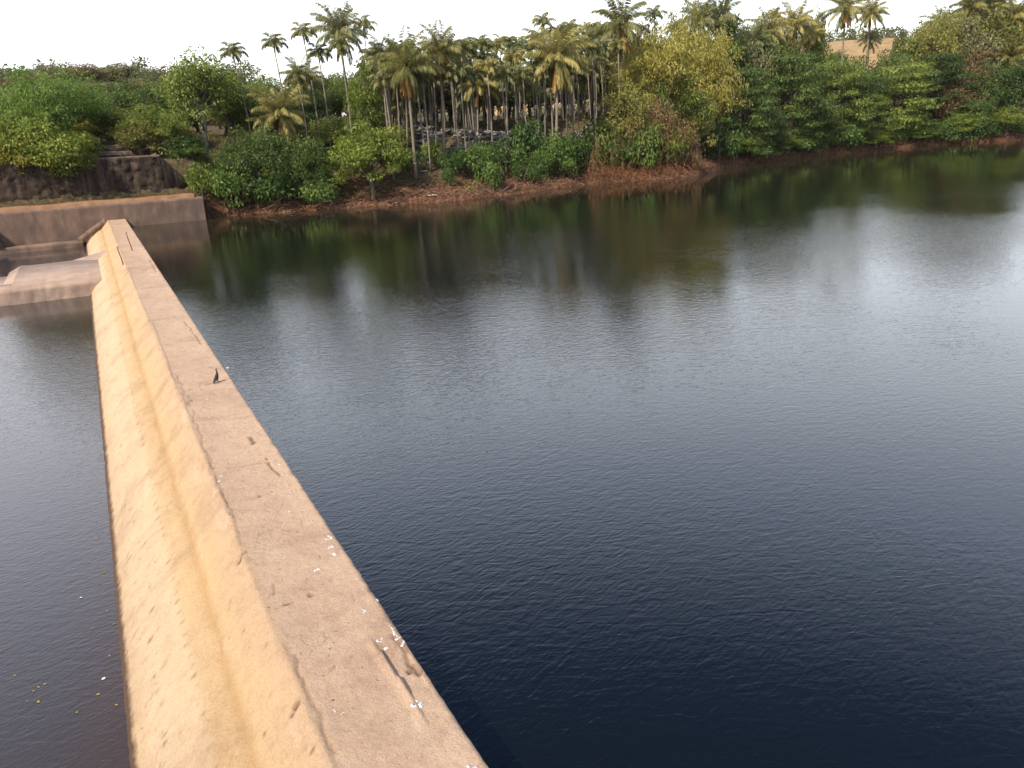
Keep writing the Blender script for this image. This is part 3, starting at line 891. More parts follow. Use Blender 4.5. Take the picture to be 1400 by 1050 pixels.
def coconut(h, cr=3.4, lean=(0, 0), nf=30, dry=6, kind='palm'):
    tb = MB(); cb = MB(); db = MB()
    k = 9; P = []
    for j in range(k):
        t = j / (k - 1)
        P.append((lean[0] * (t - 1) ** 2 * -1 + lean[0] - 0 if False else lean[0] * (-(1 - t) ** 1.6), lean[1] * (-(1 - t) ** 1.6), -.6 + (h + .6) * t))
    tube(tb, P, np.array([.24, .17, .15, .14, .135, .13, .13, .13, .12]), 8, .06)
    top = np.array([0, 0, h])
    for i in range(nf):
        az = i * 2.399 + rng.uniform(-.25, .25); u = (i + .5) / nf
        el = R(86) - u * R(118) + rng.uniform(-.2, .2)
        frond(cb, top + (0, 0, .2 * (1 - u)), az, el, cr * rng.uniform(.95, 1.45), 52, 1.05, wide=.038, curl=.52 if u > .2 else .38, droop=.55 + .8 * u)
    for i in range(dry):
        az = i * 2 * math.pi / max(dry, 1) + rng.uniform(-.5, .5)
        frond(db, top - (0, 0, .15), az, R(rng.uniform(-80, -40)), cr * rng.uniform(.75, 1.0), 34, .8, curl=.5, droop=1.4, wide=.06)
    for i in range(7):      # nuts tucked under the crown
        a = i * .9; c = top + (math.cos(a) * .26, math.sin(a) * .26, -.25 - .08 * (i % 3))
        d = unit(26) * .15 + c
        tube(tb, [c + (0, 0, .14), c + (0, 0, .07), c - (0, 0, .07), c - (0, 0, .15)], [.03, .13, .13, .03], 6)
    return tb.mesh('trunk', M['palmbark'], True), cb.mesh('fronds', M[kind]), (db.mesh('dry_fronds', M['palmdry']) if dry else None)


def areca(h, kind='teal', cr=1.55, lean=0.0, nf=12):
    tb = MB(); cb = MB(); sb = MB()
    bend = rng.uniform(-.35, .35)
    P = [(lean * (t - 1) + bend * math.sin(math.pi * t), .2 * bend * math.sin(math.pi * t), -.5 + (h + .5 - 1.0) * t) for t in np.linspace(0, 1, 8)]
    tube(tb, P, np.linspace(.095, .07, 8), 7, .05)
    tube(sb, [(0, 0, h - 1.05), (0, 0, h - .9), (0, 0, h - .4), (0, 0, h)], [.07, .095, .085, .05], 8)
    for i in range(nf):
        az = i * 2.399 + rng.uniform(-.3, .3); u = (i + .5) / nf
        el = R(88) - u * R(80) + rng.uniform(-.2, .2)
        frond(cb, (0, 0, h - .1), az, el, cr * rng.uniform(1.0, 1.35), 24, .66, curl=.85, wide=.045, droop=.45 + .7 * u)
    return tb.mesh('trunk', M['pale'], True), sb.mesh('crownshaft', M['shaft'], True), cb.mesh('crown', M[kind])


PARTS = {'trunk': 0}


_tall = {}


def tall(me):
    if me.name not in _tall:
        co = np.empty(len(me.vertices) * 3, dtype=np.float32); me.vertices.foreach_get('co', co)
        _tall[me.name] = float(np.percentile(co[2::3], 99.3))
    return _tall[me.name]


def deeper(px):
    return float(np.interp(px, [640, 700, 900, 980, 1100, 1400], [0, 2.0, 3.0, 5.5, 10, 19]))


def plant(name, protos, names, px, py, Y, label, cat, group=None, hp=None, x=None, rz=None, wsc=1.0, zoff=0.0):
    """protos: list of (height, part meshes). stands at depth Y, its top where the photo shows it"""
    Y = Y + deeper(px)
    t = at(px, py, Y)
    gz = float(gh(t[0], Y)) + zoff
    H_ = t[2] - gz
    h0, meshes = protos
    h0 = max(tall(m_) for m_ in meshes[1:] if m_ is not None)
    s = H_ / h0
    rz = rng.uniform(0, 6.28) if rz is None else rz
    e = empty(name, (t[0], Y, gz), label, cat, group, rz, (s * wsc, s * wsc, s))
    for nm, me in zip(names, meshes):
        if me is not None: link(nm, me, e)
    return e, H_, t

TC = ('trunk', 'crown'); SC = ('stems', 'crown')
# --- prototypes (height, meshes)
P_mango = [(9, broadleaf(9, 9.5, 'mango', 'darkbark', 84, .29, 1.1, .02, .18)) for _ in range(2)]
P_green = [(10, broadleaf(10, 8, 'green', 'bark', 58, .34, 1.1, .20, .21)) for _ in range(2)]
P_tall = [(13, broadleaf(13, 8.2, 'green', 'pale', 75, .34, 1.1, .26, .20))]
P_light = [(8, broadleaf(8, 8.2, 'light', 'bark', 30, .34, 1.0, .14, .30, .7)), (9, broadleaf(9, 5.5, 'light', 'bark', 44, .30, 1.0, .1, .24))]
P_feather = [(11, plumes(11, 11, 'feather', 60, .40, lw=.16, dens=1.1, arch=.3))]
P_yellow = [(6, plumes(6, 6, 'yellow', 34, .36, lw=.15))]
P_olive = [(14, plumes(14, 11, 'bamboo', 70, .46, lw=.12, dens=1.1, arch=.8)), (11, plumes(11, 9, 'bamboo', 50, .42, lw=.12, arch=.8))]
P_far = [(10, broadleaf(10, 9, 'far', 'bark', 46, .42, 1.0, .10, .22)) for _ in range(3)]
P_brown = [(9, broadleaf(9, 8, 'brown', 'bark', 26, .34, .75, .1)), (9, broadleaf(9, 8, 'olive', 'bark', 55, .34, 1.0, .06, .22))]
P_tier = [(14, tiered(14, 12, 'mango', 10)), (13, tiered(13, 11, 'green', 9))]
P_spread = (8, broadleaf(8, 8.6, 'light', 'bark', 70, .32, 1.2, .10, .20, .7))
P_shrub = [(3, broadleaf(3, 4.4, 'hedge', 'bark', 22, .30, 1.1, .0, .36)), (3, broadleaf(3, 4.0, 'hedge', 'bark', 20, .30, 1.0, .0, .38)), (2.6, broadleaf(2.6, 3.4, 'light', 'bark', 16, .26, 1.0, .0, .38))]
P_coco = [(15, coconut(15, 3.3, (.8, .3), 32, 8)), (15, coconut(15, 3.3, (-1.0, .3), 30, 5)), (14, coconut(14, 3.0, (.4, .2), 28, 3)), (15, coconut(15, 3.2, (0, .2), 26, 14))]
P_cocogreen = [(14, coconut(14, 3.0, (.5, .3), 28, 0, 'teal')), (14, coconut(14, 3.1, (-.6, .3), 30, 2, 'teal'))]
P_areca = [(14, areca(14, 'teal', lean=l)) for l in (0, .5, -.4)] + [(14, areca(14, 'teal', lean=-.2)), (14, areca(14, 'palm', lean=.3))]
CN = ('trunk', 'fronds', 'dry_fronds'); AN = ('trunk', 'crownshaft', 'crown')


def pl(name, pr, names, px, py, Y, label, cat, group=None, width=None, base_w=None, **k):
    """width: crown width in metres"""
    e, H_, t = plant(name, pr, names, px, py, Y, label, cat, group, **k)
    if width and base_w:
        e.scale[0] = e.scale[1] = width / base_w * (Y + deeper(px)) / Y
    return e


cl_extra = []
# ---- hill and back forest (individual trees seen far behind)
g = 'hazy trees on the hill behind the black retaining wall'
k = 0
for Y, n, x0, x1, ys_ in ((118, 9, 0, 330, 128), (140, 11, -20, 330, 108), (175, 12, -20, 320, 92), (215, 12, -30, 320, 90)):
    for i in range(n):
        px = x0 + (x1 - x0) * (i + rng.uniform(.1, .9)) / n
        py = ys_ + rng.uniform(-8, 14) + (10 if px < 60 else 0)
        pr = P_far[k % 3] if rng.random() < .75 else P_brown[k % 2]
        e = pl('tree', pr, TC, px, py, Y, 'hazy dull green tree among the trees on the hill behind the black retaining wall', 'tree', g)
        e.scale[0] = e.scale[1] = max(.85, min(e.scale[2], 1.6)) * rng.uniform(1.0, 1.3); k += 1
g = 'dark background trees behind the palm grove'
for Y, n, x0, x1 in ((116, 24, 300, 1060), (128, 20, 320, 1120), (145, 16, 300, 1250)):
    for i in range(n):
        px = x0 + (x1 - x0) * (i + rng.uniform(.1, .9)) / n
        py = np.interp(px, [300, 350, 420, 520, 640, 760, 840, 920, 1000, 1060, 1120, 1250], [118, 110, 105, 92, 82, 78, 62, 52, 45, 45, 68, 75]) + rng.uniform(-6, 22)
        pr = (P_far + P_green + P_brown[1:])[int(rng.integers(0, 6))]
        e = pl('tree', pr, TC, px, py, Y, 'dull dark green tree standing behind the trunks of the palm grove', 'tree', g)
        e.scale[0] = e.scale[1] = max(.8, min(e.scale[2], 1.4)) * rng.uniform(.8, 1.1)

for i in range(16):
    px = 440 + 420 * (i + rng.uniform(.2, .8)) / 16
    e = pl('tree', (P_far + P_green)[i % 5], TC, px, 104 + rng.uniform(-10, 8), 121, 'dull dark green tree standing behind the trunks of the palm grove', 'tree', 'dark background trees behind the palm grove')
    e.scale[0] = e.scale[1] = 1.1
# ---- left bank above the retaining wall
pl('feathery_tree', P_feather[0], SC, 62, 97, 98.5, 'big bright green feathery tree overhanging the black retaining wall', 'tree', width=11.5, base_w=11)
pl('feathery_tree', P_feather[0], SC, 8, 120, 100, 'bright green feathery tree cut by the left edge of the picture', 'tree', width=10, base_w=11)
pl('bamboo_shrub', P_yellow[0], SC, 12, 165, 96.3, 'yellow green drooping shrub over the wall at the left edge', 'shrub', width=6.5, base_w=6)
pl('feathery_tree', P_feather[0], SC, 118, 135, 103, 'smaller feathery green tree behind the big bright one', 'tree', width=7, base_w=11)
for lab, px, py, Y, w, pr, bw, nm in (('drooping green shrub hanging over the black wall below the feathery tree', 78, 172, 95.9, 6.5, P_light[1], 5.5, TC), ('yellow green shrub hanging low over the black wall', 38, 185, 95.6, 5.5, P_light[0], 8.2, TC),
                             ('bright green drooping shrub left of the stone steps', 100, 165, 96.6, 4.5, P_yellow[0], 6, SC), ('olive shrub just right of the stone steps', 185, 165, 97.5, 4.5, P_brown[1], 8, TC),
                             ('dense green tree behind the feathery one', 95, 110, 106, 9, P_green[0], 8, TC), ('dark green tree between the stone steps and the tall pale trunked tree', 195, 112, 108, 8, P_mango[1], 9.5, TC),
                             ('olive tree behind the stone steps', 160, 150, 103, 7, P_brown[1], 8, TC), ('green bush under the tall pale trunked tree', 245, 185, 96.8, 4.5, P_shrub[0], 4.4, TC),
                             ('dark green tree behind the round dark tree', 345, 130, 103, 9, P_green[1], 8, TC), ('shady tree behind the low yellow fronded palm', 400, 128, 104, 9, P_mango[1], 9.5, TC),
                             ('dark leafy tree behind the bright spreading one', 452, 160, 99, 6, P_green[0], 8, TC), ('bushy tree at the foot of the narrow light green tree', 500, 150, 101, 6.5, P_green[1], 8, TC),
                             ('olive bush behind the bright spreading tree', 540, 170, 96.5, 5, P_brown[1], 8, TC), ('dark bush overhanging the water below the round dark trees', 375, 225, 91.6, 6, P_shrub[0], 4.4, TC),
                             ('dark bush at the waterline by the low abutment wall', 305, 232, 92.3, 4.5, P_shrub[1], 4, TC), ('dark bush at the waterline left of the bright spreading tree', 432, 235, 89.6, 4.2, P_shrub[0], 4.4, TC)):
    pl('bushy_tree' if 'tree' in lab else 'bush', pr, nm, px, py, Y, lab, 'tree' if 'tree' in lab.split(' behind')[0].split(' below')[0] else 'bush', width=w, base_w=bw)
for px, py, Y, w, pr, bw, nm, lab, zo in ((12, 168, 94.6, 6.5, P_yellow[0], 6, SC, 'yellow green shrub hanging over the wall at the left edge of the picture', -2.6), (58, 168, 94.3, 7.5, P_light[0], 8.2, TC, 'broad bright shrub whose branches hang in front of the black wall', -2.2),
                             (92, 190, 94.0, 4.5, P_light[1], 5.5, TC, 'small bright shrub hanging in front of the black wall left of the steps', -1.6), (30, 120, 95.6, 8, P_feather[0], 11, SC, 'feathery tree leaning out over the black wall', -2.5)):
    pl('hanging_shrub', pr, nm, px, py, Y, lab, 'shrub', width=w, base_w=bw, zoff=zo)
pl('tree', P_green[0], TC, 150, 128, 112, 'rounded mid green tree behind the stone steps', 'tree', width=7, base_w=8)
pl('bushy_tree', P_light[1], TC, 200, 143, 98.5, 'olive green bushy tree on top of the right end of the black wall', 'tree', width=5.6, base_w=5.5)
pl('bushy_tree', P_green[1], TC, 232, 150, 97, 'small leafy tree filling the gap below the tall pale trunked tree', 'tree', width=4.5, base_w=8)
pl('tall_tree', P_tall[0], TC, 262, 72, 98, 'tall broadleaf tree with a pale trunk right of the black wall', 'tree', width=8.4, base_w=8.2)
pl('tall_tree', P_tall[0], TC, 305, 95, 103, 'tall leafy tree just right of and behind the pale trunked one', 'tree', width=6.5, base_w=8.2)
pl('bush', P_shrub[2], TC, 270, 222, 92.6, 'yellowish green bush at the right end of the low abutment wall', 'bush', width=2.8, base_w=3.4)
pl('bush', P_shrub[1], TC, 262, 200, 95.5, 'dark bush hanging over the sloping end of the black wall', 'bush', width=3.6, base_w=4)
# dark round trees at the water
pl('mango_tree', P_mango[0], TC, 352, 175, 93.2, 'dark round tree leaning over the water left of the bright green one', 'tree', width=8.0, base_w=9.5)
pl('mango_tree', P_mango[1], TC, 400, 186, 92.2, 'dark dense tree between the round dark tree and the bright green one', 'tree', width=7.2, base_w=9.5)
pl('mango_tree', P_mango[0], TC, 318, 196, 94.0, 'dark low tree beside the end of the black wall', 'tree', width=5.5, base_w=9.5)
pl('mango_tree', P_mango[1], TC, 432, 210, 91.0, 'dark little tree in the shade close to the waterline', 'tree', width=4.0, base_w=9.5)
pl('spreading_tree', P_spread, TC, 500, 170, 89.2, 'light green spreading tree at the waterline with its bare trunk showing', 'tree', width=8.0, base_w=8.2)
pl('climber_tree', P_light[1], TC, 495, 84, 97, 'narrow light green tree among the slender palms', 'tree', width=4.6, base_w=5.5)
pl('tree', P_green[0], TC, 455, 120, 110, 'mid green tree behind the leaning slender palms', 'tree', width=6, base_w=8)

# ---- hedge of shrubs along the middle of the bank
hl = [('low dark green shrub at the left end of the shrub row', 622, 200, 91.5, 3.4), ('dark green shrub below the grey rubble, second in the row', 655, 196, 90.0, 4.0),
      ('glossy green shrub right of the second shrub in the row', 690, 188, 90.5, 4.5), ('tallest green shrub in the middle of the shrub row', 722, 166, 92.0, 5.0),
      ('dark shrub under the big yellow coconut palm', 752, 180, 90.8, 4.8), ('broad green shrub right of the palm bases', 785, 185, 92.5, 4.4),
      ('green shrub at the right end of the row beside the vine mound', 812, 196, 92.5, 3.8), ('small shrub close to the waterline under the shrub row', 672, 222, 86.6, 2.6),
      ('small shrub low on the bank below the tallest shrub', 716, 218, 87.6, 3.0), ('little shrub low on the bank near the dry roots', 770, 216, 89.6, 2.8),
      ('lone light shrub near the rubble left of the row', 590, 190, 93.0, 3.0), ('small shrub at the foot of the leaning coconut palm', 612, 230, 88.3, 1.8),
      ('low shrub between the bright tree and the rubble', 560, 205, 92.5, 3.0), ('dark shrub low on the bank in the row centre', 740, 208, 89.4, 3.2)]
for i, (lab, px, py, Y, w) in enumerate(hl):
    pl('shrub', P_shrub[2] if 'light' in lab else P_shrub[i % 2], TC, px, py, Y, lab, 'shrub', width=w, base_w=4.2)

# ---- vine mound in the middle right
pl('bamboo_clump', P_olive[0], SC, 900, 38, 93.5, 'tall olive bamboo clump at the middle of the bank', 'bamboo', width=12.5, base_w=11)
pl('bamboo_clump', P_olive[0], SC, 975, 45, 96, 'olive bamboo clump drooping to the right towards the dark trees', 'bamboo', width=9, base_w=11)
pl('bamboo_clump', P_olive[1], SC, 938, 6, 101, 'highest yellowish bamboo clump behind the others', 'bamboo', width=9, base_w=9)
pl('bamboo_clump', P_olive[1], SC, 862, 75, 93, 'lower bamboo clump at the left side of the mound', 'bamboo', width=7, base_w=9)
pl('bushy_tree', P_brown[1], TC, 858, 118, 90.5, 'olive bushy tree wrapped in dry creepers', 'tree', width=8, base_w=8)
pl('bushy_tree', P_brown[0], TC, 905, 135, 88.6, 'brown dried creeper tree leaning over the red roots', 'tree', width=6.5, base_w=8)
pl('bushy_tree', P_green[1], TC, 935, 105, 92, 'green leafy tree inside the creeper mound', 'tree', width=7, base_w=8)
pl('bushy_tree', P_brown[1], TC, 955, 130, 90.2, 'olive creeper covered tree at the right side of the mound', 'tree', width=5, base_w=8)
pl('bush', P_shrub[0], TC, 880, 165, 87.4, 'green bush growing through the dry creepers', 'bush', width=4.5, base_w=4.4)
pl('bush', P_shrub[2], TC, 918, 175, 86.6, 'yellow green bush among the dry creepers above the red roots', 'bush', width=4.2, base_w=3.4)
pl('bush', P_shrub[0], TC, 900, 120, 89.2, 'leafy green bush high in the creeper mound', 'bush', width=5.5, base_w=4.4)
pl('bush', P_shrub[0], TC, 828, 150, 93.0, 'green bush at the left foot of the creeper mound', 'bush', width=5.5, base_w=4.4)
pl('bush', P_shrub[1], TC, 850, 190, 89.5, 'olive bush low in front of the creeper mound', 'bush', width=4.5, base_w=4)
pl('bush', P_shrub[0], TC, 985, 168, 92.0, 'dark bush between the creeper mound and the layered trees', 'bush', width=5, base_w=4.4)

# ---- layered dark trees to the right
tl_ = [('dark layered tree just right of the creeper mound', 1020, 95, 94, 10, 0), ('broad layered dark tree, the darkest and widest on the bank', 1085, 75, 97.5, 13, 0),
       ('layered green tree with drooping tips right of the widest dark one', 1145, 85, 98, 11, 1), ('layered tree behind with bright upper sprays', 1180, 95, 99, 10, 1),
       ('spreading green tree over a dark hollow in the bank', 1235, 88, 96, 13, 1), ('green tree leaning out over the red bank on the right', 1290, 75, 96, 11, 0),
       ('dark green tree second from the right edge', 1345, 90, 92, 12, 1), ('dark green tree cut by the right edge of the picture', 1395, 82, 88, 12, 0),
       ('low dark tree beside the waterline below the widest tree', 1050, 150, 93.5, 7, 0), ('small dark tree at the waterline in the right half', 1115, 150, 96, 8, 1),
       ('low green tree at the water below the dark hollow', 1190, 130, 95.5, 8, 1), ('low spreading tree touching the red bank at the right', 1330, 130, 88.5, 8, 1)]
for i, (lab, px, py, Y, w, q) in enumerate(tl_):
    if i in (3, 6, 7, 9, 11): pl('layered_tree', (P_green + P_mango)[i % 4], TC, px, py, Y + (1.5 if i in (9, 11) else 0), lab.replace('layered', 'leafy'), 'tree', width=w * .92, base_w=(8, 9.5)[(i % 4) // 2], zoff=-.6)
    else: pl('layered_tree', P_tier[q], TC, px, py, Y, lab, 'tree', width=w * .95, base_w=(12, 11)[q])
for lab, px, py, Y, w, pr, bw in (('brown tinged tree high on the right bank', 1300, 50, 106, 11, P_brown[0], 8), ('olive tree under the palms at the upper right', 1262, 60, 108, 9, P_brown[1], 8),
                             ('olive brown tree at the upper right corner', 1350, 45, 104, 11, P_brown[1], 8), ('light green tree behind the layered trees at the right', 1230, 74, 104, 8, P_green[0], 8),
                             ('reddish brown bush among the layered trees', 1318, 105, 91.5, 6, P_brown[0], 8), ('dull tree at the upper right edge', 1398, 55, 100, 11, P_far[0], 9),
                             ('dark round tree on the grassy rise', 1232, 45, 130, 3.4, P_mango[0], 9.5), ('vine covered tree trunk standing like a green column', 1121, 12, 112, 3.4, P_green[0], 8),
                             ('leafy tree behind the widest dark tree', 1110, 72, 110, 9, P_green[1], 8), ('olive tree behind the creeper mound', 1000, 62, 108, 9, P_far[1], 9)):
    pl('tree', pr, TC, px, py, Y, lab, 'tree', width=w, base_w=bw)
for lab, px, py, Y, w, pr, bw in (('olive green tree filling the skyline right of the grassy rise', 1275, 40, 102, 11, P_brown[1], 8), ('yellowish tree on the skyline below the right hand palms', 1325, 24, 100, 11, P_far[2], 9),
                             ('tall olive tree at the very upper right', 1378, 22, 99, 11, P_brown[1], 8), ('green tree closing the slope left of the column like tree', 1060, 62, 108, 11, P_green[0], 8),
                             ('brown leaved tree half way up the right bank', 1335, 70, 94, 9, P_brown[0], 8), ('dark leafy tree below the grassy rise', 1165, 80, 108, 9, P_green[1], 8),
                             ('leafy tree right below the little young palm', 1215, 72, 107, 9, P_far[0], 9), ('dull tree between the bamboo and the widest dark tree', 1035, 52, 104, 8, P_far[1], 9)):
    pl('tree', pr, TC, px, py, Y, lab, 'tree', width=w, base_w=bw)
for lab, px, py, Y, w, pr, bw in (('tall olive tree rising to the upper edge near the right corner', 1335, 4, 103, 11, P_brown[1], 8), ('yellow green tree reaching the upper edge at the right corner', 1385, 0, 101, 11, P_light[0], 8.2),
                             ('dense olive tree just right of the grassy rise', 1285, 22, 104, 9, P_brown[1], 8), ('green tree at the right side of the grassy rise', 1250, 50, 106, 6.5, P_green[0], 8),
                             ('dark tree behind the top of the bamboo', 985, 22, 107, 9, P_green[1], 8), ('leafy dark tree between the bamboo and the palms on the skyline', 1030, 36, 109, 9, P_mango[0], 9.5),
                             ('dull green tree below the palm with red fruit stalks', 1075, 48, 110, 8.5, P_far[2], 9), ('green tree hiding the left end of the grassy rise', 1110, 52, 112, 7, P_green[0], 8),
                             ('olive tree behind the left side of the bamboo', 880, 30, 105, 9, P_far[0], 9), ('dense green tree below the highest bamboo', 945, 30, 104, 9, P_brown[1], 8)):
    pl('tree', pr, TC, px, py, Y, lab, 'tree', width=w, base_w=bw)
for lab, px, py, Y, w in (('dark coconut palm between the bamboo tips and the red stalked palm', 1052, 10, 109, 3.3), ('coconut palm at the upper right corner with its crown over the edge', 1362, -20, 102, 3.6), ('greenish coconut palm left of the column like vine tree', 1108, 22, 111, 3.0),
                          ('coconut palm whose crown just clears the bamboo', 958, 0, 106, 3.2)):
    cl_extra.append((lab, px, py, Y, w))
pl('bamboo_clump', P_olive[1], SC, 1290, 20, 101, 'olive bamboo on the high ground at the right', 'bamboo', width=9, base_w=9)

# ---- coconut palms: crown tip px, py
cl = [('coconut palm with orange dead fronds hanging from its crown, left of the rubble', 552, 42, 91.2, P_coco[3], 3.5),
      ('coconut palm with a big yellow crown above the shrub row', 760, 36, 91.6, P_coco[0], 3.9),
      ('tall yellow fronded coconut palm in the middle, highest of the grove', 848, -14, 94, P_coco[3], 3.8),
      ('coconut palm behind the orange fronded one, to its right', 598, 32, 93.5, P_coco[2], 3.1),
      ('tallest green coconut palm above the slender leaning trunks', 460, 6, 99, P_cocogreen[1], 3.2),
      ('low coconut palm with yellow hanging fronds at the left', 378, 118, 96, P_coco[0], 3.0),
      ('small coconut palm low among the bushes behind the dark trees', 372, 138, 97, P_coco[1], 2.8),
      ('drooping coconut palm in the shade of the grove centre', 650, 85, 103, P_coco[2], 2.9),
      ('dull coconut palm at the left of the big yellow crown', 690, 70, 102, P_cocogreen[0], 2.9),
      ('coconut palm on the skyline above the bamboo', 985, -8, 106, P_cocogreen[1], 3.6),
      ('coconut palm with red fruit stalks right of the bamboo', 1088, 2, 108, P_coco[2], 3.6),
      ('coconut palm partly hidden behind the bamboo', 1030, 30, 107, P_cocogreen[0], 3.4),
      ('coconut palm with a dark trunk and orange fronds cut by the top edge', 1158, -22, 106, P_coco[3], 3.4),
      ('coconut palm against the white sky over the dry grass', 1192, -8, 116, P_coco[2], 3.4),
      ('little young palm on the dry grass slope', 1190, 40, 118, P_cocogreen[1], 2.2),
      ('coconut palm with yellow fronds at the upper right corner', 1392, -5, 98, P_coco[0], 3.6),
      ('coconut palm cut by the top edge near the right corner', 1330, -18, 104, P_coco[0], 3.6),
      ('low coconut palm near the right edge half way up the trees', 1385, 48, 95, P_coco[1], 3.4),
      ('coconut palm above the brown tree at the right', 1290, 8, 110, P_coco[1], 3.2),
      ('coconut palm on the far skyline left of the yellow one', 815, 30, 112, P_cocogreen[0], 3.0),
      ('coconut palm behind the orange fronded one, to its left', 525, 48, 104, P_cocogreen[0], 3.0),
      ('shaded coconut palm behind the vine mound', 920, 60, 104, P_coco[2], 3.2),
      ('dull coconut palm behind the slender palms at the left', 410, 78, 106, P_coco[2], 2.8)]
cl += [(lab, px, py, Y, (P_coco[1], P_cocogreen[0], P_coco[2], P_cocogreen[1])[i % 4], w) for i, (lab, px, py, Y, w) in enumerate(cl_extra)]
for lab, px, py, Y, pr, w in cl:
    e, H_, t = plant('coconut_palm', pr, CN, px, py, Y, lab, 'palm', 'coconut palms on the far bank', rz=rng.uniform(-.5, .5))
    s = w / 3.4 * (Y + deeper(px)) / Y
    sz = (H_ - (tall(pr[1][1]) - pr[0]) * s) / pr[0]
    e.scale = (s * 1.08, s * 1.08, max(sz, .25))
    # keep the crown in proportion although the trunk is stretched
    if abs(sz / s - 1) > .05:
        for ch in e.children:
            if ch.name.startswith(('fronds', 'dry')):
                f = s / e.scale[2]; ch.scale[2] = f; ch.location[2] = pr[0] * (1 - f)

# ---- slender areca palms
al = [('slender palm leaning left, leftmost of the slender ones', 332, 56, 98, .9, 1), ('slender palm with a small crown on the white sky, second from the left', 382, 44, 99, .5, 1),
      ('slender palm with a bare pale trunk left of the tallest coconut palm', 423, 28, 97.5, .5, 1), ('slender palm close beside the tallest coconut palm', 440, 60, 98, .3, 1),
      ('slender palm in front of the tallest coconut palm', 470, 48, 96.5, .3, 1), ('slender palm on the sky right of the tallest coconut palm', 498, 22, 104, 0, 1),
      ('short slender palm with a bent trunk in the leaning group', 412, 90, 95.5, .4, 1)]
ag = 'slender areca palms in the dense grove'
for lab, px, py, Y, ln, _ in al:
    pr = P_areca[1] if ln > .2 else P_areca[0]
    e, H_, t = plant('areca_palm', pr, AN, px, py, Y, lab, 'palm', ag, rz=0)
    s = e.scale[2]; e.scale[0] = e.scale[1] = 1.05
    e.rotation_euler = (0, -R(1.0 + ln * 5), 0)
    for ch in e.children:
        if ch.name.startswith('crown') and not ch.name.startswith('crownshaft'):
            f = 1.05 / s; ch.scale[2] = f; ch.location[2] = pr[0] * (1 - f)
n = 80
for i in range(n):
    row = i % 3
    px = 512 + (850 - 512) * ((i + .5) / n) + rng.uniform(-8, 8)
    Y = (93.5, 104, 110)[row] + rng.uniform(-2, 2.5)
    py = np.interp(px, [505, 560, 640, 720, 780, 840], [62, 66, 62, 54, 46, 30]) + (rng.uniform(-12, 16) if row else rng.uniform(8, 40))
    pr = P_areca[int(rng.integers(0, 5))]
    e, H_, t = plant('areca_palm', pr, AN, px, py, Y, 'slender pale trunked areca palm packed in the dense grove behind the shrub row', 'palm', 'areca palms packed in the grove', rz=rng.uniform(-.6, .6))
    e.rotation_euler[0] = rng.normal() * .025; e.rotation_euler[1] = rng.normal() * .03
    s = e.scale[2]; w = rng.uniform(.8, 1.25); e.scale[0] = e.scale[1] = w
    for ch in e.children:
        if ch.name.startswith('crown') and not ch.name.startswith('crownshaft'):
            f = w / s; ch.scale[2] = f; ch.location[2] = pr[0] * (1 - f)
for px, py, Y, lab in ((895, 5, 104, 'slender palm on the skyline left of the bamboo tips'), (922, 28, 108, 'slender palm just above the bamboo tips'), (1060, 8, 112, 'slender palm on the skyline right of the bamboo'),
                  (742, 18, 106, 'slender palm standing highest above the grove, left of the big yellow crown'), (780, 28, 106, 'slender palm rising behind the big yellow crown')):
    pr = P_areca[0]
    e, H_, t = plant('areca_palm', pr, AN, px, py, Y, lab, 'palm', ag, rz=0)
    e.scale[0] = e.scale[1] = 1.1
    for ch in e.children:
        if ch.name.startswith('crown') and not ch.name.startswith('crownshaft'):
            f = 1.1 / e.scale[2]; ch.scale[2] = f; ch.location[2] = pr[0] * (1 - f)

for i in range(52):
    px = rng.uniform(505, 850); Y = rng.uniform(106, 116)
    py = np.interp(px, [505, 640, 780, 840], [105, 102, 92, 78]) + rng.uniform(-15, 35)
    if i % 3 == 0:
        pr = (P_cocogreen + P_coco[1:3])[int(rng.integers(0, 4))]
        e, H_, t = plant('young_palm', pr, CN, px, py, Y, 'low young palm with feathery fronds among the slender trunks of the grove', 'palm', 'young palms in the grove', rz=rng.uniform(0, 6))
        w = rng.uniform(.6, .85)
    else:
        pr = P_areca[int(rng.integers(0, 5))]
        e, H_, t = plant('young_palm', pr, AN, px, py, Y, 'low young palm with feathery fronds among the slender trunks of the grove', 'palm', 'young palms in the grove', rz=rng.uniform(0, 6))
        w = rng.uniform(1.0, 1.4)
    e.scale[0] = e.scale[1] = w
    for ch in e.children:
        if ch.name.startswith(('crown', 'fronds', 'dry')) and not ch.name.startswith('crownshaft'):
            f = w / e.scale[2]; ch.scale[2] = f; ch.location[2] = pr[0] * (1 - f)
for i in range(26):
    px = 1000 + 400 * (i + rng.uniform(.2, .8)) / 26
    c = onz(px, np.interp(px, [980, 1040, 1100, 1200, 1300, 1400], [231, 222, 215, 205, 197, 191]), 0)
    Y = float(np.interp(c[0], SHX, SHY)) + rng.uniform(.8, 1.9) - deeper(px)
    pl('overhanging_shrub', P_shrub[i % 2] if i % 4 else P_light[1], TC, px, np.interp(px, [1000, 1400], [188, 152]) + rng.uniform(-9, 10), Y,
       'dark green shrub hanging over the red bank under the layered trees', 'shrub', 'shrubs hanging over the right bank', zoff=-.5, width=rng.uniform(3.8, 6), base_w=4.4)

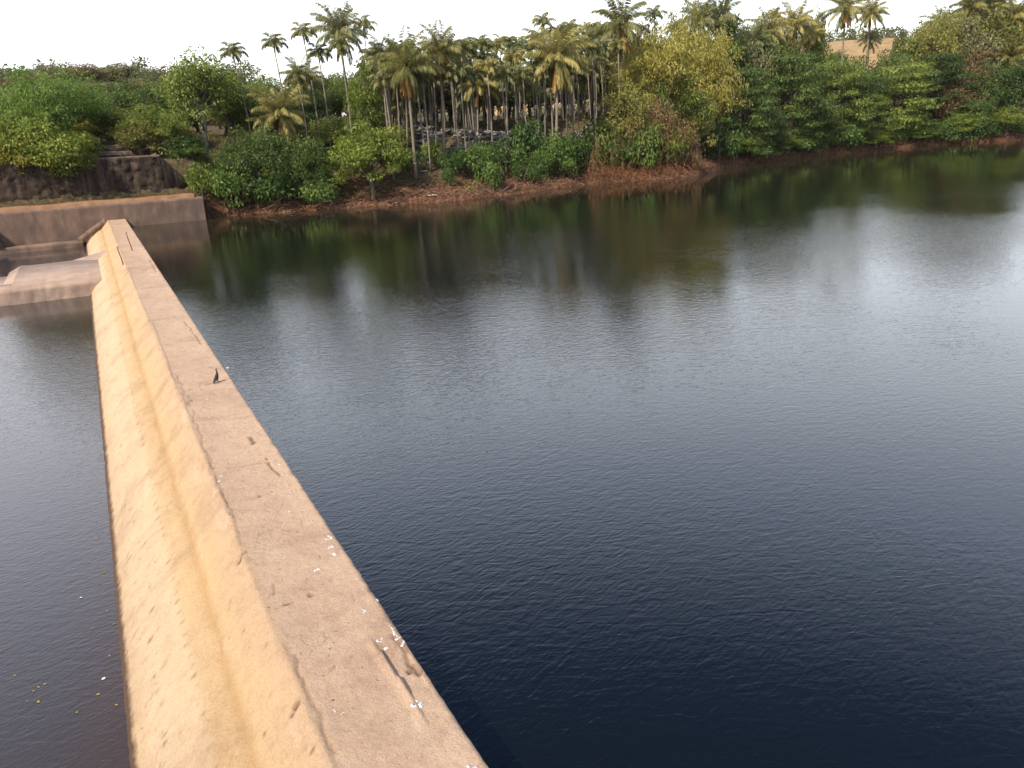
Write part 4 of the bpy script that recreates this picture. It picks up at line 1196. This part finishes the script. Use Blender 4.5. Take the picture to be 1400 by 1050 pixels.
# ------------------------------------------------------------------ hill woods far off, undergrowth, rubble, brush (stuff)
mb = MB()
for i in range(650):
    a = rng.uniform(0, 1); Y = rng.uniform(190, 420); x = rng.uniform(-.18, 1.9) * Y
    d = Y - np.interp(x, SHX, SHY)
    if x > 60 and x < 260 and Y < 330 and rng.random() < .8: continue
    s = rng.uniform(2.0, 3.2)
    blob_leaves(mb, (x, Y, float(gh(x, Y)) + s * .7), (s * 1.5, s * 1.5, s), 300, .9, .3, shell=.3)
link('distant_woods', mb.mesh('distant_woods', M['far']), kind='stuff', label='far off hazy woods covering the hills behind', cat='woods')

mb = MB()
n = 5200
x = rng.uniform(11, 178, n); d = rng.uniform(1.2, 34, n) ** 1.0; y = np.interp(x, SHX, SHY) + d
keep = (vnoise(x, y, 3.5, 150) > -.15) & ((d > 3.2) | (vnoise(x, y, 2, 151) > .25)) & ~((x > 36) & (x < 62) & (d > 9) & (d < 19))
x = x[keep]; y = y[keep]; z = gh(x, y)
k = 9
Q = np.repeat(np.stack([x, y, z], 1), k, 0) + rng.normal(size=(len(x) * k, 3)) * (.22, .22, .05)
A = unit(len(Q)) * .7 + np.array([0, 0, .8])
leaf_quads(mb, Q, A, unit(len(Q)) + np.array([0, -.3, .5]), rng.uniform(.25, .75, len(Q)), rng.uniform(.03, .08, len(Q)))
link('undergrowth', mb.mesh('undergrowth', M['olive']), kind='stuff', label='low weeds and ferns covering the far bank', cat='undergrowth')
mb = MB()
n = 5200
x = rng.uniform(-20, 178, n); sh = np.interp(x, SHX, SHY); d = rng.uniform(.3, 40, n); y = sh + d
ok = (x > 13) | (d > 5)
x = x[ok]; y = y[ok]; z = gh(x, y); k = 7
Q = np.repeat(np.stack([x, y, z], 1), k, 0) + rng.normal(size=(len(x) * k, 3)) * (.25, .25, .03)
leaf_quads(mb, Q, unit(len(Q)) + np.array([0, 0, .5]), unit(len(Q)), rng.uniform(.2, .6, len(Q)), .025)
link('dry_grass', mb.mesh('dry_grass', M['brown']), kind='stuff', label='dry grass and dead stalks on the far bank', cat='grass')

# bank undergrowth left of the wall top
mb = MB()
for i in range(46):
    x = rng.uniform(-14, 13); Y = rng.uniform(95.6, 112); s = rng.uniform(.5, 1.1)
    if abs(x - at(145, 205, 97)[0]) < 3.2 and Y < 99.5: continue
    blob_leaves(mb, (x, Y, float(gh(x, Y)) + s * .5), (s * 1.3, s, s), 130, .3, .08)
link('scrub', mb.mesh('scrub', M['olive']), kind='stuff', label='low scrub on the ground above the black retaining wall', cat='scrub')


def rockmesh(mb, c, s):
    n1, n2 = 5, 7
    V = []
    o = unit(1)[0]
    for i in range(n1):
        ph = math.pi * (i + .5) / n1
        for j in range(n2):
            t = 2 * math.pi * j / n2
            d = np.array([math.sin(ph) * math.cos(t), math.sin(ph) * math.sin(t), math.cos(ph)])
            V.append(c + d * s * (1, .8, .6) * rng.uniform(.75, 1.15))
    mb.add(V, [np.array([[i * n2 + j, i * n2 + (j + 1) % n2, (i + 1) * n2 + (j + 1) % n2, (i + 1) * n2 + j] for i in range(n1 - 1) for j in range(n2)]),
               np.array([list(range(n2))[::-1], [(n1 - 1) * n2 + j for j in range(n2)]])])


mb = MB()
for i in range(1500):
    x = rng.uniform(36, 68); yb = 95.5 + rng.uniform(0, 9)
    if vnoise(x, yb, 2.5, 160) < -.45: continue
    rockmesh(mb, np.array([x, yb, float(gh(x, yb)) + rng.uniform(0, 2.2) * max(0, 1 - abs(yb - 100) / 5.5)]), rng.uniform(.15, .48))
link('rubble', mb.mesh('rubble', M['rock']), kind='stuff', label='heap of grey rubble stones on the slope under the palms', cat='rubble')
mb = MB()
for i in range(700):
    x = rng.uniform(13, 172); sh = float(np.interp(x, SHX, SHY)); y = sh + abs(rng.normal()) * 1.3 + .1
    rockmesh(mb, np.array([x, y, float(gh(x, y))]), rng.uniform(.05, .18))
link('bank_stones', mb.mesh('bank_stones', solid('laterite_stone', (.14, .05, .025), (.30, .15, .09), 2)), kind='stuff', label='small reddish stones strewn along the waterline', cat='stones')

# dead branches on the bank: each one a thing
bl_ = [('forked dead branch lying at the waterline under the dark trees', 385, 288, 3.2), ('long dead stick on the red bank left of the bright green tree', 350, 290, 2.6),
       ('pale dead branch on the bank below the shrub row', 660, 268, 3.2), ('tangled dead branch low on the bank below the tallest shrub', 705, 262, 2.8),
       ('dead branch at the water left of the red roots', 745, 262, 2.6), ('bare forked branch sticking out of the bank near the red roots', 790, 250, 2.6),
       ('short dead branch between the litter and the shrub row', 640, 262, 2.0)]
for lab, px, py, L in bl_:
    c = onz(px, py, .35); c = np.array([c[0], float(np.interp(c[0], SHX, SHY)) + 1.0, 0]); c[2] = float(gh(c[0], c[1])) + .08
    mb = MB(); a = rng.uniform(-.5, .4); d = np.array([math.cos(a), math.sin(a) * .5, .12])
    P = limb_pts(-d * L / 2, d * L / 2, 8, .25); tube(mb, P, np.linspace(.07, .02, 8), 6, .1)
    for j in range(5):
        p = P[int(rng.integers(2, 7))]; tube(mb, limb_pts(p, p + (rng.normal() * .5, rng.normal() * .3, rng.uniform(.2, 1.0)), 5, .3), np.linspace(.035, .008, 5), 5)
    link('dead_branch', mb.mesh('dead_branch', M['twig'], True), label=lab, cat='branch', group='dead branches on the bank', loc=c)

# red hanging roots and dry vines under the creeper mound
mb = MB()
for i in range(420):
    x = rng.uniform(58, 75); sh = float(np.interp(x, SHX, SHY)); y = sh + rng.uniform(.1, 3.2); z = float(gh(x, y))
    h = rng.uniform(.3, 1.3); a = rng.uniform(0, 6.28)
    tube(mb, limb_pts((x, y + .4, z + h), (x + math.cos(a) * .9, y - rng.uniform(.1, 1.0), max(-.05, z - .1)), 5, .5), np.linspace(.03, .015, 5), 4)
link('tangled_roots', mb.mesh('tangled_roots', M['root'], True), kind='stuff', label='tangle of red brown roots at the foot of the creeper mound', cat='roots')
mb = MB()
for i in range(230):
    x = rng.uniform(57, 74); sh = float(np.interp(x, SHX, SHY)); y = sh + rng.uniform(-.4, 2.6)
    zt = rng.uniform(4.5, 11) * (1 - abs(x - 66) / 16); h = min(rng.uniform(1.2, 4), zt - 1.2)
    P = np.array([(x + rng.normal() * .15, y + rng.normal() * .12 - .3 * math.sin(t * 3), zt - h * t) for t in np.linspace(0, 1, 5)])
    tube(mb, P, .014, 3)
    m = 14; t = rng.uniform(0, 4, m); i0 = np.minimum(t.astype(int), 3); Q = P[i0] + (P[i0 + 1] - P[i0]) * (t - i0)[:, None]
    leaf_quads(mb, Q, unit(m) * .6 + np.array([0, 0, -.9]), unit(m), .28, .045)
link('dry_creepers', mb.mesh('dry_creepers', M['brown']), kind='stuff', label='dry brown creepers hanging down the front of the mound', cat='creepers')

mb = MB()
for i in range(520):
    x = rng.uniform(12, 62) if i % 4 else rng.uniform(62, 140); sh = float(np.interp(x, SHX, SHY)); y = sh + rng.uniform(.2, 5) * (1 if x < 62 else .5); z = float(gh(x, y)) + .04
    a = rng.uniform(0, 6.28); L = rng.uniform(.3, 1.5)
    tube(mb, limb_pts((x, y, z), (x + math.cos(a) * L, y + math.sin(a) * L * .5, float(gh(x + math.cos(a) * L, y + math.sin(a) * L * .5)) + rng.uniform(.02, .5)), 4, .4), np.linspace(.028, .01, 4), 4)
link('brushwood', mb.mesh('brushwood', M['twig'], True), kind='stuff', label='scattered dry brushwood along the bank', cat='brushwood')

# litter on the bank
for lab, px, py, s in (('white rag lying at the waterline below the bright green tree', 449, 282, .32), ('white scrap of litter on the bank, left of the dry branches', 583, 268, .22), ('white scrap of litter lying lowest on the bank', 592, 273, .26),
                  ('small white scrap near the shrub row', 578, 276, .2), ('white scrap above the waterline by the red roots', 818, 246, .14)):
    c = onz(px, py, .25); c[2] = float(gh(c[0], c[1])) + .03
    mb = MB(); n = 9; g_ = np.linspace(-1, 1, n); A, B = np.meshgrid(g_, g_)
    Zr = (vnoise(A * 2 + px, B * 2, .8, 170) * .35 + .35) * s; rr = 1 + .25 * vnoise(A * 2, B * 2 + px, .7, 171)
    V = np.stack([A * s * 1.6 * rr, B * s * rr, Zr], -1).reshape(-1, 3); idx = np.arange(n * n).reshape(n, n)
    f = np.stack([idx[:-1, :-1], idx[:-1, 1:], idx[1:, 1:], idx[1:, :-1]], -1).reshape(-1, 4)
    V2 = V.copy(); V2[:, 2] -= .025
    mb.add(V, f); mb.add(V2, f[:, ::-1])
    link('litter', mb.mesh('litter', M['white'], True), label=lab, cat='litter', group='white litter on the bank', loc=c)

# leaves floating on the tail water
fl = [(120, 769, 'y'), (144, 782, 'y'), (138, 797, 'r'), (109, 817, 'w'), (127, 858, 'y'), (154, 854, 'y'), (149, 898, 'y'), (144, 926, 'w'), (137, 949, 'y'), (161, 964, 'y'),
      (38, 958, 'y'), (54, 940, 'y'), (48, 944, 'y'), (59, 936, 'y'), (53, 961, 'y'), (20, 925, 'y'), (105, 973, 'y'), (3, 890, 'r'), (148, 835, 'y'), (161, 688, 'y')]
for i, (px, py, cc) in enumerate(fl):
    c = onz(px, py, -1.295)
    L = rng.uniform(.04, .065) * (1.3 if cc == 'w' else 1); n = 7; V = []
    for j in range(n):
        t = j / (n - 1); w = L * .35 * math.sin(math.pi * (.06 + .9 * t))
        V += [(t * L, -w, .006 + .008 * t), (t * L, 0, .001 + .004 * t), (t * L, w, .007)]
    mb = MB(); mb.add(V, np.array([[3 * j + a, 3 * j + 1 + a, 3 * j + 4 + a, 3 * j + 3 + a] for j in range(n - 1) for a in (0, 1)]))
    o = link('floating_leaf', mb.mesh('floating_leaf', M[{'y': 'yleaf', 'r': 'rleaf', 'w': 'white'}[cc]]), cat='leaf', group='leaves floating on the tail water', loc=c,
             label={'y': 'small yellow leaf floating on the dark water left of the weir', 'r': 'red brown leaf floating on the dark water left of the weir', 'w': 'pale twig like scrap floating on the dark water left of the weir'}[cc])
    o.rotation_euler = (0, 0, rng.uniform(0, 6.28))

# ------------------------------------------------------------------ haze
hm, hn, ho = newmat('haze')
pvn = N(hn, 'VolumePrincipled'); pvn.inputs['Color'].default_value = (.96, .95, .93, 1); pvn.inputs['Density'].default_value = .00005
hn.links.new(pvn.outputs[0], ho.inputs['Volume'])
mb = MB(); box(mb, -3400, 3400, -3400, 4200, -4.6, 62)
link('haze', mb.mesh('haze', hm), kind='stuff', label='thin pale haze over the water and hills', cat='haze')
_seen = {}
for o in bpy.data.objects:
    if o.parent is None and 'label' in o and 'group' not in o:
        if o['label'] in _seen: print('DUP LABEL', o['label'])
        _seen[o['label']] = 1
